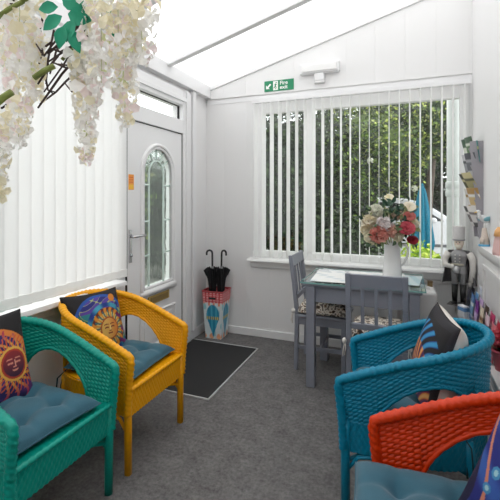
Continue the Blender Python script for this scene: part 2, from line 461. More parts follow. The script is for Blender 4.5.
# ------------------------------------------------------------------ vertical blinds
def slat_mb(h, w, curve=.004):
    b = MB()
    b.grid(lambda u,v: ((u-.5)*w, curve*(1-(2*u-1)**2), -h+h*v), 5, 2)
    return b
def pocket_mb(h, w):
    b = MB(); b.box(-w/2-.001, w/2+.001, -.003, .006, -h-.002, -h+.055); return b
bl = thing('vertical_blind', 'closed white vertical blind glowing over the big left window', 'blind', (XL+.075, 0, 2.395))
b = MB(); b.box(-.02,.02,WY0,WY1+.03,-.03,.0); b.build('headrail', M['upvc'], bl, bevel=.003)
H1 = 2.365-.825
sm = slat_mb(H1, .089).build('slat', M['slat'], bl, smooth=True); sp_ = pocket_mb(H1,.089).build('slat_weight', M['slatw'], sm)
ys = np.arange(WY1-.005-.078*38, WY1, .078)
for i,y in enumerate(ys):
    if i == 0: o = sm
    else:
        o = sm.copy(); COL.objects.link(o); o.parent = bl
        q = sp_.copy(); COL.objects.link(q); q.parent = o
    o.location = (0, float(y), -.03); o.rotation_euler = (0,0,PI/2 - math.radians(14+rnd.uniform(-3,3)))
b=MB(); b.tube([(0.012,y,-.03-H1+.01) for y in np.linspace(WY0+.05,WY1,30)], .0015, 5); b.build('bottom_chain', M['slatw'], bl)

b2 = thing('vertical_blind', 'white vertical blind with slats turned edge on over the garden window', 'blind', (0, YB-.06, 2.36))
b = MB(); b.box(-1.41,.50,-.022,.022,-.035,0); b.build('headrail', M['upvc'], b2, bevel=.003)
H2 = 2.325-.815
sm = slat_mb(H2, .089).build('slat', M['slatw'], b2, smooth=True); sp_ = pocket_mb(H2,.089).build('slat_weight', M['slatw'], sm)
xs = np.linspace(-1.375, .455, 23)
def slat_ang(x):       # direction of the slat's run, degrees clockwise from the depth axis
    return float(np.interp(x, [-1.4,-.95,-.75,-.5,-.3,.0,.45], [11,6,7,2.5,-2.0,-6.5,-5]))
for i,x in enumerate(xs):
    if i == 0: o = sm
    else:
        o = sm.copy(); COL.objects.link(o); o.parent = b2
        q = sp_.copy(); COL.objects.link(q); q.parent = o
    o.location = (float(x), 0, -.035); o.rotation_euler = (0,0,PI/2 - math.radians(slat_ang(x)+rnd.uniform(-.8,.8)))
b=MB(); b.tube([(x,.0,-.035-H2+.01) for x in np.linspace(-1.37,.44,30)], .0015, 5); b.build('bottom_chain', M['slatw'], b2)

# ------------------------------------------------------------------ fixtures on gable
def text(parent, name, s, size, loc, m, rot=(PI/2,0,0)):
    cu = bpy.data.curves.new(name,'FONT'); cu.body = s; cu.size = size; cu.extrude = .0008; cu.offset = .0008*size/.05
    o = bpy.data.objects.new(name, cu); COL.objects.link(o)
    dg = bpy.context.evaluated_depsgraph_get(); me = bpy.data.meshes.new_from_object(o.evaluated_get(dg))
    bpy.data.objects.remove(o); o = bpy.data.objects.new(name, me); COL.objects.link(o)
    me.materials.clear(); me.materials.append(m); o.parent = parent; o.location = loc; o.rotation_euler = rot
    return o
sg = thing('exit_sign', 'green and white fire exit sign on the gable above the garden window', 'sign', (-1.30, YB-.014, 2.443))
MB().box(0,.30,-.006,0,0,.105).build('sign_board', M['signgreen'], sg, bevel=.001)
MB().box(.092,.142,-.008,-.006,.008,.097).build('pictogram_panel', M['signwhite'], sg)
b = MB()   # running figure on the white panel
b.ell((.124,-.009,.082),(.006,.002,.006),10,6)
b.tube([(.119,-.009,.072),(.114,-.009,.050)],.006,6,flat=.3); b.tube([(.114,-.009,.050),(.124,-.009,.036),(.118,-.009,.018)],.004,6,flat=.3)
b.tube([(.114,-.009,.050),(.106,-.009,.034),(.097,-.009,.030)],.004,6,flat=.3); b.tube([(.119,-.009,.070),(.130,-.009,.060)],.003,6,flat=.3); b.tube([(.118,-.009,.070),(.107,-.009,.060)],.003,6,flat=.3)
b.build('running_figure', M['signgreen'], sg)
b = MB(); b.prism([(.018,.026),(.056,.026),(.044,.038),(.072,.066),(.060,.078),(.032,.050),(.018,.064)], 'y', -.008, -.006)
b.build('arrow', M['signwhite'], sg)
text(sg, 'lettering', 'Fire', .052, (.160,-.0065,.058), M['signwhite'])
text(sg, 'lettering', 'exit', .052, (.160,-.0065,.016), M['signwhite'])
el = thing('emergency_light', 'white emergency light fitting on the gable right of the exit sign', 'light', (-.745, YB-.014, 2.49))
b = MB(); b.box(-.185,.185,-.055,0,.07,.165); b.build('housing', M['upvc'], el, bevel=.010)
b = MB(); b.box(-.165,.165,-.066,-.055,.085,.15); b.build('diffuser', mat('opal_diffuser',(.85,.85,.84),.3), el, bevel=.006)
b = MB(); b.box(-.045,.045,-.05,0,.0,.07); b.box(-.05,.05,-.045,0,-.02,.0); b.build('mounting_bracket', M['upvc'], el, bevel=.006)

# ------------------------------------------------------------------ door mat
dm = thing('door_mat', 'black door mat with pale metal edge strip before the front door', 'mat', (-1.60, 2.90, 0))
MB().box(-.33,.335,-.48,.48,0,.008).build('pile', M['mat'], dm)
b=MB(); b.box(.335,.347,-.49,.49,0,.010); b.box(-.33,.347,-.492,-.48,0,.010); b.box(-.33,.347,.48,.492,0,.010); b.build('edge_strip', mat('aluminium_strip',(.55,.55,.55),.45,.3), dm, bevel=.002)

# ------------------------------------------------------------------ wicker armchairs
HX, HY, XE, RB = .275, .262, -.03, .280   # front x, half width, x where the back curve begins, back depth
def planpt(s, sc=1.0):
    """half-plan, s in metres from front: returns x, y (y>0), nx, ny"""
    La = HX - XE
    if s <= La: return (HX - s, HY*sc, 0.0, 1.0)
    a = min(PI/2, (s-La)/QL*PI/2)
    x = XE - RB*sc*math.sin(a); y = HY*sc*math.cos(a)
    nx, ny = -math.sin(a)/RB, math.cos(a)/HY; l = math.hypot(nx,ny)
    return (x, y, nx/l, ny/l)
QL = PI/2*(RB+HY)/2
SH = HX - XE + QL
def flare(s, h): return .018*h*max(0, 1-s/.32)
def railz(s): return .597 + .190*math.sin(PI/2*min(1, s/(SH*.92)))
SEATZ = .42
A0, A1 = .130, .52
def zbot(s):
    if A0 < s < A1:
        q = (s-(A0+A1)/2)/((A1-A0)/2)
        top = railz(s) - .105
        return SEATZ + (top-SEATZ)*max(0,(1-abs(q)**2.2))**.5
    return SEATZ
def side(s, v, off=0, sgn=1):
    pass
ROW, STK, AMP = .0092, .021, .0038
def weave(u, v):
    r = math.floor(v/ROW); f = v/ROW - r
    return AMP*((1 if r%2 else -1)*math.cos(PI*u/STK)*.8 + .5)*math.sin(PI*f)**.6
# columns
cs = list(np.arange(0, A0-.001, .003)) + [ (A0+A1)/2 - (A1-A0)/2*math.cos(PI*i/90) for i in range(91)] + list(np.arange(A1+.003, SH, .003)) + [SH]
full = [(s,1) for s in cs] + [(s,-1) for s in reversed(cs[:-1])]
NV = 140
def panel_mesh():
    b = MB(); V = []
    for (s,sg_) in full:
        zt = railz(s); zb = zbot(s); U = s if sg_ > 0 else 2*SH - s
        for j in range(NV):
            z = zb + (zt-zb)*j/(NV-1)
            h = (z-SEATZ)/(zt-SEATZ)
            sc = .955 + .045*min(1,h*1.3)
            x,y,nx,ny = planpt(s, sc)
            dd = weave(U, zt - z)
            V.append((x+nx*dd+flare(s,h), sg_*(y+ny*dd), z))
    n = len(full); F = []
    for i in range(n-1):
        for j in range(NV-1):
            a = i*NV+j; F.append((a,a+NV,a+NV+1,a+1))
    b.add(V,F); return b
def apron_loop():
    pts = []
    for s in np.arange(0, SH, .006):
        x,y,nx,ny = planpt(float(s), .96); pts.append((x,y,nx,ny))
    x,y,nx,ny = planpt(SH,.96); half = pts
    pts = pts + [(x,y,nx,ny)] + [(p[0],-p[1],p[2],-p[3]) for p in reversed(half)]
    fx = HX + .012
    yy = np.arange(-HY*.96, HY*.96, .006)
    pts += [(fx, float(y), 1.0, 0.0) for y in yy]
    return pts
def wicker_chair():
    root = bpy.data.objects.new('wicker_armchair', None); COL.objects.link(root)
    panel_mesh().build('woven_back', None, root, smooth=True, solid=.006, fix=False)
    # rail
    path = []
    for s,sg_ in full[::1]:
        x,y,_,_ = planpt(s); path.append(Vector((x+flare(s,1), sg_*y, railz(s)+.004)))
    st_ = [Vector((HX+.010, HY-.004, .30)), Vector((HX+.014, HY-.002, .40)), Vector((HX+.024,HY,.50)), Vector((HX+.032,HY,.570)), Vector((HX+.027,HY,.594))]
    en = [Vector((p.x,-p.y,p.z)) for p in reversed(st_)]
    path = st_ + path + en
    out=[path[0]]
    for a,c in zip(path,path[1:]):
        dl=(c-a).length
        if dl<.0005: continue
        n=max(1,int(dl/.006)); out += [a.lerp(c,i/n) for i in range(1,n+1)]
    res=[out[0]]
    for p in out[1:]:
        if (p-res[-1]).length>=.0045: res.append(p)
    MB().tube(res, .0192, 12, twist=(.13,2,.026)).build('arm_rail', None, root, smooth=True)
    for sg_ in (1,-1):
        pts=[]
        for i in range(0,91,2):
            s = (A0+A1)/2 - (A1-A0)/2*math.cos(PI*i/90); z = zbot(s); h=(z-SEATZ)/(railz(s)-SEATZ)
            x,y,_,_ = planpt(s, .955+.045*min(1,h*1.3)); pts.append((x+flare(s,h),sg_*y,z))
        MB().tube(pts, .0085, 8, twist=(.15,2,.02)).build('arch_trim', None, root, smooth=True)
    lp = apron_loop(); n=len(lp); nv=50; V=[];F=[]; u=0
    for i,p in enumerate(lp):
        if i: u += math.hypot(p[0]-lp[i-1][0], p[1]-lp[i-1][1])
        for j in range(nv):
            f=j/(nv-1); z=.285+.135*f
            dd=AMP*((1 if math.floor(u/.012)%2 else -1)*math.cos(PI*z/.022)*.7+.5)*abs(math.sin(PI*u/.012))**.6 - .006*(1-f)
            V.append((p[0]+p[2]*dd, p[1]+p[3]*dd, z))
    for i in range(n):
        for j in range(nv-1):
            a=i*nv+j; c=((i+1)%n)*nv+j; F.append((a,c,c+1,a+1))
    b=MB(); b.add(V,F); b.build('woven_apron', None, root, smooth=True, solid=.006, fix=False)
    for sg_ in (1,-1):
        b=MB(); b.tube([(HX+.004, sg_*(HY-.015), 0),(HX+.004,sg_*(HY-.013),.27),(HX+.004,sg_*(HY-.012),.42)], [.019,.020,.021], 14); b.build('leg', None, root, smooth=True)
        b=MB(); b.tube([(-.30, sg_*.215, 0),(-.265,sg_*.20,.16),(-.215,sg_*.19,.29),(-.205,sg_*.185,.40)], [.018,.019,.020,.020], 14); b.build('leg', None, root, smooth=True)
    b=MB()
    b.tube([(HX,HY-.02,.24),(.05,.03,.27),(-.23,-.18,.25)],.009,8); b.tube([(HX,-HY+.02,.24),(.05,-.03,.25),(-.23,.18,.25)],.009,8)
    for sg_ in (1,-1): b.tube([(HX,sg_*(HY-.015),.20),(HX-.05,sg_*(HY-.018),.265),(HX-.14,sg_*(HY-.02),.285)],.009,8)
    b.build('stretcher', None, root, smooth=True)
    # seat
    lp2=[(p[0]-.004*p[2],p[1]-.004*p[3]) for p in lp]
    cx=.0; V=[];rings=14
    for k_ in range(rings+1):
        f=1-k_/rings*.97
        for (x,y) in lp2:
            X=cx+(x-cx)*f; Y=y*f
            V.append((X,Y,.424-.004*(1-f)+.0022*math.sin(PI*X/.012)*math.cos(PI*Y/.012)))
    F=[]
    for k_ in range(rings):
        for i in range(n):
            j=(i+1)%n; F.append((k_*n+i,k_*n+j,(k_+1)*n+j,(k_+1)*n+i))
    F.append(tuple(rings*n+i for i in range(n)))
    b=MB(); b.add(V,F); b.build('seat', None, root, smooth=True)
    b=MB(); b.tube([(HX+.014, y, .422) for y in np.linspace(-HY+.012,HY-.012,110)], .0125, 10, twist=(.16,2,.03)); b.build('seat_rim', None, root, smooth=True)
    return root
def wmat(name, col):
    m = mat(name, col, .36, bump=.35, bscale=130, var=.16, vscale=70, spec=.35)
    return m
WM = {'teal': wmat('teal_wicker', L(2,146,130)), 'yellow': wmat('yellow_wicker', L(236,164,8)),
      'blue': wmat('blue_wicker', L(0,124,156)), 'orange': wmat('orange_wicker', L(204,54,4))}
def setmat(root, m):
    for c in root.children:
        if len(c.material_slots) == 0: c.data.materials.append(m)
        c.material_slots[0].link = 'OBJECT'; c.material_slots[0].material = m
proto = wicker_chair()
CH = {}
for i,(key,label,x,y,rz) in enumerate([
    ('yellow','yellow wicker armchair between the front door and the teal chair', -1.580, 1.87, 0),
    ('teal','teal green wicker armchair under the left window', -1.580, 1.235, 0),
    ('blue','turquoise blue wicker armchair in front of the grey dining table', .036, 2.01, PI),
    ('orange','orange red wicker armchair nearest the camera on the right', .215, 1.235, PI+.05)]):
    r = proto if i == 0 else dup(proto)
    setmat(r, WM[key]); r.location = (x,y,0); r.rotation_euler = (0,0,rz)
    tag(r, label, 'armchair', 'painted wicker armchairs'); CH[key] = r

# seat pads
def pad_mesh():
    n=64; V=[];F=[]
    w,d = .225,.215
    tufts=[(-.085,-.08),(.085,-.08),(-.085,.085),(.085,.085)]
    def plan(u,v):
        a=abs(u);c=abs(v); k_=1-.05*(1-v*v)*a**3; k2=1-.05*(1-u*u)*c**3
        return u*w*k_, v*d*k2
    top=[];bot=[]
    for i in range(n+1):
        for j in range(n+1):
            u=2*i/n-1; v=2*j/n-1; x,y=plan(u,v)
            e=max(0,(1-abs(u)**6)*(1-abs(v)**6))**.5
            h=.050*e
            for tx,ty in tufts:
                r2=((x-tx)**2+(y-ty)**2); h-=.036*math.exp(-r2/.0014)*e
            h-=.007*e*(math.exp(-(x-.085)**2/.0004)+math.exp(-(x+.085)**2/.0004)+math.exp(-(y-.085)**2/.0004)+math.exp(-(y+.08)**2/.0004))
            top.append((x,y,.026+h)); bot.append((x,y,.026-.026*e))
    N=(n+1)**2; V=top+bot
    for i in range(n):
        for j in range(n):
            a=i*(n+1)+j; F.append((a,a+n+1,a+n+2,a+1)); F.append((N+a,N+a+1,N+a+n+2,N+a+n+1))
    b=MB(); b.add(V,F)
    return b
pad0=None
def pad(label, x,y,rz, tilt=0):
    global pad0
    if pad0 is None:
        r=thing('seat_pad',None,None); p=pad_mesh().build('cushion',M['pad'],r,smooth=True)
        pts=[(.225*a,.215*c,.026) for a,c in ((-1,-1),(1,-1),(1,1),(-1,1),(-1,-1))]
        pp=[]
        for q,w_ in zip(pts,pts[1:]): 
            for i in range(20):
                f=i/20; X=q[0]+(w_[0]-q[0])*f; Y=q[1]+(w_[1]-q[1])*f
                u=X/.225; v=Y/.215
                pp.append((u*.225*(1-.05*(1-v*v)*abs(u)**3), v*.215*(1-.05*(1-u*u)*abs(v)**3), .026))
        pp.append(pp[0]); MB().tube(pp,.0035,6).build('piping',M['pad'],r,smooth=True)
        for sg_ in (1,-1):
            b=MB(); c0=Vector((-.205,sg_*.17,.02))
            b.tube([c0,c0+Vector((-.03,sg_*.02,-.02)),c0+Vector((-.055,sg_*.03,-.10)),c0+Vector((-.05,sg_*.035,-.19))],.004,6,flat=.4)
            b.tube([c0+Vector((-.03,sg_*.02,-.02)),c0+Vector((-.065,sg_*.045,-.06)),c0+Vector((-.07,sg_*.05,-.15))],.004,6,flat=.4)
            b.build('tie',M['padtie'],r,smooth=True)
        pad0=r; o=r
    else: o=dup(pad0)
    o.location=(x,y,.428); o.rotation_euler=(0,tilt,rz)
    return tag(o,label,'seat pad','petrol blue seat pads')
pad('petrol blue tufted seat pad on the yellow wicker chair', -1.545,1.875,.05)
pad('petrol blue tufted seat pad on the teal wicker chair', -1.535,1.225,-.06)
pad('petrol blue tufted seat pad on the turquoise blue wicker chair', -.02,2.01,PI)
pad('petrol blue tufted seat pad on the orange wicker chair', .070,1.235,PI+.04)

# printed throw cushions --------------------------------------------------
def lerp(a,b,t): return a+(b-a)*t[...,None] if hasattr(t,'shape') else a+(b-a)*t
def C(*c): return np.array(L(*c))
def sst(a,b,x):
    t=np.clip((x-a)/(b-a),0,1); return t*t*(3-2*t)
def face_marks(img, X, Y, cx, cy, r, line, light):
    dx=(X-cx)/r; dy=(Y-cy)/r
    def put(mask,c):
        img[mask]=c
    for sg_ in (-1,1):
        ex=dx-sg_*.38
        put((np.abs(dy-.12+.35*ex**2*1.5)<.07)&(np.abs(ex)<.24), line)
        put((np.abs(dy-.34-.10*np.cos(ex*4))<.05)&(np.abs(ex)<.28), line)
    put((np.abs(dx-.06)<.05)&(dy<.3)&(dy>-.22), light)
    put((np.abs(dy+.24)<.05)&(np.abs(dx)<.16), line)
    put((np.abs(dy+.48-.25*dx**2)<.07)&(np.abs(dx)<.27), line)
def paint(kind, X, Y):
    r=np.zeros(X.shape+(3,)); r[:]=C(24,20,24)
    th=np.arctan2(Y,X)
    if kind=='moon':   # blue crescent arcs and a golden sun face
        sx,sy=.25,-.2
        D=np.hypot(X-sx,Y-sy); A=np.arctan2(Y-sy,X-sx)
        D2=np.hypot(X-.1,Y+.12)
        sw=np.sin(9*X+6*np.sin(5*Y))+np.sin(11*Y-5*np.sin(4*X))
        m=D2<1.02
        r[m]=lerp(C(20,110,96),C(40,140,150),sst(-1.2,1.2,sw))[m]
        m=(D2<1.02)&(Y>.35); r[m]=lerp(C(40,44,130),C(96,70,170),sst(-1.,1.,sw))[m]
        m=(D2<1.02)&(np.abs(sw)<.16); r[m]=C(190,200,120)
        m=(D2<1.04)&(D2>.95); r[m]=C(36,90,180)
        m=(D<.80)&(D>.66)&(X<.75); r[m]=lerp(C(20,60,150),C(70,170,200),sst(-1,1,np.sin(7*A)))[m]
        ray=np.cos(16*A+2.2*np.sin(9*D)); m=D<.64+.0*ray
        r[m]=lerp(C(120,46,36),C(232,150,40),sst(-.5,.5,ray))[m]
        m=(D<.50)&(np.cos(32*A)>.3); r[m]=C(222,206,120)
        m=(D<.56)&(np.cos(16*A+2.2*np.sin(9*D))<-.8); r[m]=C(60,130,130)
        m=(D<.34); r[m]=C(180,84,30)
        m=(D<.30); r[m]=lerp(C(236,190,96),C(226,140,60),sst(-.2,.3,X-sx))[m]
        face_marks(r,X,Y,sx,sy,.30,C(130,56,36),C(250,222,140))
        m=(D>.86)&(Y<-.2)&(X<-.1); r[m]=lerp(C(30,80,84),C(20,30,60),sst(-1,1,sw))[m]
        m=(X>.62)&(Y<.2)&(np.abs(np.sin(8*Y+3*X))<.5)&(D>.5); r[m]=C(120,36,110)
        m=(np.hypot(X-.6,Y-.72)<.13); r[m]=C(230,140,40)
    elif kind=='night':   # flaming sun with dark face
        sx,sy=.56,-.12
        D=np.hypot(X-sx,Y-sy)/.80; A=np.arctan2(Y-sy,X-sx)
        D2=np.hypot(X-.05,Y+.38)
        m=D2<1.12; sw=np.sin(6*X+3*np.sin(7*Y))
        r[m]=lerp(C(36,26,90),C(86,40,120),sst(-1,1,sw))[m]
        m=(D2<1.14)&(D2>1.0)&(Y>0); r[m]=lerp(C(200,70,130),C(240,140,60),sst(-.6,.6,X))[m]
        m=(D2<1.0)&(D2>.9)&(Y>.2); r[m]=C(50,36,110)
        for qx,qy in ((-.15,.38),(-.5,.2),(.2,.55),(-.6,-.5),(-.35,.62)):
            rr=np.hypot(X-qx,Y-qy); m=rr<.05; r[m]=C(150,210,230); m=(rr<.12)&(rr>=.05); r[m]=lerp(r,np.broadcast_to(C(60,90,190),r.shape),np.full(X.shape,.6))[m]
        f1=np.cos(17*A+5*np.sin(5*D+.6)); f2=np.cos(34*A-6*np.sin(4*D))
        m=(D<1.0)&(D2<1.1)&(f1>.1+.75*sst(.35,1.0,D)); r[m]=lerp(C(246,186,70),C(196,50,90),sst(.4,.95,D))[m]
        m=(D<.78)&(f2>.6)&(D>.4); r[m]=C(236,96,50)
        m=(D<.46); r[m]=C(246,190,80)
        m=(D<.40); r[m]=C(190,60,40)
        m=(D<.34); r[m]=lerp(C(60,30,60),C(150,40,46),sst(-.3,.3,Y-sy))[m]
        face_marks(r,X,Y,sx,sy,.27,C(236,150,130),C(240,170,150))
        m=(D>1.0)&(Y<-.5); r[m]=C(26,24,40)
    elif kind=='feather':
        D=np.hypot(X+.2,Y+1.0); A=np.arctan2(Y+1.0,X+.2)
        f=np.sin(30*A+4*np.sin(4*D)); 
        m=(D>.95)&(D<1.75)&(f>-.2); r[m]=lerp(C(26,60,140),C(60,160,214),sst(-.2,.9,f))[m]
        m=(D<1.25)&(f>.1); r[m]=lerp(C(236,110,40),C(250,190,110),sst(.1,1,f))[m]
        m=(D<1.25)&(f<=.1); r[m]=lerp(C(70,40,96),C(150,60,70),sst(-1,.1,f))[m]
        m=(D<.75)&(np.abs(f)<.5); r[m]=C(70,60,150)
        m=(Y>.86)|(X>.93); r[m]=C(38,34,42)
    else:   # indigo edged, orange streaks
        sw=np.sin(7*X+2.5*np.sin(3*Y)); 
        r[:]=C(30,26,66)
        e=X+.18*np.sin(3*Y)
        m=(e>-.95)&(e<-.45); r[m]=lerp(C(30,40,130),C(50,96,180),sst(-.5,1,np.sin(9*Y+4*X)))[m]
        m=np.abs(e+.74)<.03; r[m]=C(220,140,110)
        for qx,qy,q in ((-.52,-.1,.08),(-.56,-.35,.07),(-.5,.2,.06),(-.2,.5,.07),(-.45,-.62,.09),(.1,.6,.06)):
            rr=np.hypot(X-qx,Y-qy); m=rr<q; r[m]=C(70,150,200); m=rr<q*.5; r[m]=C(170,220,230)
        f=np.sin(17*X+2*np.sin(6*Y)+3*np.sin(3*Y)); m=(e>-.36)&(f>.1); r[m]=lerp(C(190,70,30),C(240,160,60),sst(.05,1,f))[m]
        m=(e>-.3)&(f<-.5); r[m]=C(60,110,110)
        m=(Y>.55)&(np.abs(np.sin(10*Y+5*X))<.6)&(e>-.5); r[m]=C(56,60,150)
        m=(Y>.86); r[m]=C(40,30,100)
    return r*.72
def cushion(label, kind, loc, rz, lean, roll, size=.41, thick=.062, bk_=1.0):
    """front faces local +X, width along Y, height along Z; origin at cushion's foot"""
    n=150; hs=size/2
    g=np.linspace(-1,1,n+1); U,Vv=np.meshgrid(g,g,indexing='ij')
    Y=U*hs*(1-.07*(1-Vv**2)*np.abs(U)); Z=Vv*hs*(1-.07*(1-U**2)*np.abs(Vv))
    T=thick*((1-U**2)*(1-Vv**2)).clip(0)**.42
    T=T*(1+.05*np.sin(5*U+2)*np.sin(4*Vv))
    N=(n+1)**2
    col=paint(kind, U, Vv).reshape(-1,3)
    front=np.stack([T,Y,Z],-1).reshape(-1,3); bk=np.stack([-T*bk_,Y,Z],-1).reshape(-1,3)
    F=[]
    for i in range(n):
        for j in range(n):
            a=i*(n+1)+j; F.append((a,a+n+1,a+n+2,a+1))
    R=Matrix.Rotation(rz,4,'Z')@Matrix.Rotation(-lean,4,'Y')@Matrix.Rotation(roll,4,'X')
    root=thing('throw_cushion',label,'cushion',loc,0,'celestial print throw cushions')
    def tr(a): return [R@Vector((p[0],p[1],p[2])) for p in a]
    b=MB(); b.add(tr(front),F,[tuple(c) for c in col]); o=b.build('printed_front',M['vc'],root,smooth=True,fix=False)
    b=MB(); b.add(tr(bk),[tuple(reversed(f)) for f in F]); b.build('plain_back',BACKM,root,smooth=True,fix=False)
    ed=[(u,-1) for u in g]+[(1,v) for v in g]+[(u,1) for u in g[::-1]]+[(-1,v) for v in g[::-1]]
    pp=[R@Vector((0,u*hs*(1-.07*(1-v*v)*abs(u)),v*hs*(1-.07*(1-u*u)*abs(v)))) for u,v in ed]
    MB().tube(pp,.003,5).build('seam',SEAM_M,root,smooth=True)
    return root
BACKM = mat('cream_cotton', L(228,222,214), .85, bump=.2, bscale=200)
SEAM_M = mat('black_seam', L(30,27,30), .8)
cushion('celestial cushion with blue crescent and golden sun face on the yellow chair','moon',(-1.730,1.86,.630),-.12,.34,-.05,size=.40)
cushion('celestial cushion with dark faced flaming sun on the teal chair','night',(-1.735,1.175,.645),-.12,.30,0,size=.42)
cushion('celestial cushion with blue and orange feathering on the turquoise blue chair','feather',(.125,2.0,.66),PI+.13,.28,0,size=.42,thick=.07,bk_=1.75)
cushion('celestial cushion with indigo edge and orange streaks on the orange chair','streak',(.335,1.175,.640),PI+.62,.40,-.12,size=.42)

# ------------------------------------------------------------------ dining table
tb = thing('dining_table','grey painted dining table with glass sheet top by the garden window','table',(-.2925,3.135,0))
hx,hy=.4225,.31
for sx in (-1,1):
    for sy in (-1,1):
        b=MB(); x=sx*(hx-.068); y=sy*(hy-.055); b.box(x-.032,x+.032,y-.032,y+.032,0,.745); b.build('leg',M['grey'],tb,bevel=.004)
b=MB(); ax,ay=hx-.072,hy-.06
b.box(-ax,ax,-ay-.012,-ay+.012,.625,.745); b.box(-ax,ax,ay-.012,ay+.012,.625,.745); b.box(-ax-.012,-ax+.012,-ay,ay,.625,.745); b.box(ax-.012,ax+.012,-ay,ay,.625,.745)
b.build('apron',M['grey'],tb,bevel=.003)
MB().box(-hx+.02,hx-.02,-hy+.02,hy-.02,.745,.765).build('wooden_top',M['grey'],tb,bevel=.004)
b=MB(); b.add([(-hx,-hy,.777),(hx,-hy,.777),(hx,hy,.777),(-hx,hy,.777)],[(0,1,2,3)]); gt=b.build('glass_top',M['ttop'],tb)
b=MB(); e=.004
b.box(-hx,hx,-hy-e/2,-hy+e/2,.767,.777); b.box(-hx,hx,hy-e/2,hy+e/2,.767,.777); b.box(-hx-e/2,-hx+e/2,-hy,hy,.767,.777); b.box(hx-e/2,hx+e/2,-hy,hy,.767,.777)
b.build('glass_edge',M['gedge'],gt)
# papers on the table
def sheet(label,name,cat,x,y,z,w,d,rz,painter,group=None,thick=.002):
    nx,ny=24,24
    b=MB(); cols=[];
    V=[];F=[]
    for i in range(nx+1):
        for j in range(ny+1):
            u=i/nx;v=j/ny; V.append(((u-.5)*w,(v-.5)*d,thick+.003*math.sin(4*u+3*v)*u*v)); cols.append(painter(u,v))
    for i in range(nx):
        for j in range(ny):
            a=i*(ny+1)+j; F.append((a,a+ny+1,a+ny+2,a+1))
    b.add(V,F,cols); o=b.build(name,M['print'],None,smooth=True,fix=False)
    o.location=(x,y,z); o.rotation_euler=(0,0,rz)
    return tag(o,label,cat,group)
sheet('large white printed mat across the middle of the glass table','table_runner','table mat',-.33,3.14,.7775,.68,.50,.06,lambda u,v: L(238,238,236) if (int(u*12)+int(v*9))%5 else L(206,214,218))
sheet('folded newspaper at the back left corner of the glass table','newspaper','newspaper',-.56,3.30,.7775,.24,.17,-.3,lambda u,v: L(222,226,228) if int(v*14)%3 else L(110,116,126))
sheet('pale map sheet at the right end of the glass table','map_sheet','paper',.04,3.17,.7775,.14,.36,-.1,lambda u,v: L(206,222,226) if math.sin(9*u+7*v)>0 else L(176,206,214))

# dining chairs
def floral():
    m=mat('floral_cotton',L(214,204,190),.85); nt=m.node_tree;n=nt.nodes;b=n['Principled BSDF']
    tc=n.new('ShaderNodeTexCoord'); vo=n.new('ShaderNodeTexVoronoi'); vo.inputs['Scale'].default_value=26
    nz=n.new('ShaderNodeTexNoise'); nz.inputs['Scale'].default_value=34
    nt.links.new(tc.outputs['Object'],vo.inputs['Vector']); nt.links.new(tc.outputs['Object'],nz.inputs['Vector'])
    cr=n.new('ShaderNodeValToRGB'); cr.color_ramp.interpolation='CONSTANT'; els=cr.color_ramp.elements
    els[0].color=(*L(62,50,44),1); els[1].position=.40; els[1].color=(*L(146,120,98),1)
    e=els.new(.47); e.color=(*L(226,218,206),1); e=els.new(.60); e.color=(*L(120,112,104),1)
    ad=n.new('ShaderNodeMath'); ad.operation='MULTIPLY_ADD'; ad.inputs[1].default_value=.25
    nt.links.new(vo.outputs['Distance'],ad.inputs[0]); nt.links.new(nz.outputs['Fac'],ad.inputs[2])
    sb=n.new('ShaderNodeMath'); sb.operation='SUBTRACT'; sb.inputs[1].default_value=.08; nt.links.new(ad.outputs[0],sb.inputs[0])
    nt.links.new(sb.outputs[0],cr.inputs[0]); nt.links.new(cr.outputs[0],b.inputs['Base Color'])
    return m
M['floral']=floral(); M['tie']=mat('cream_tie',L(222,216,210),.8)
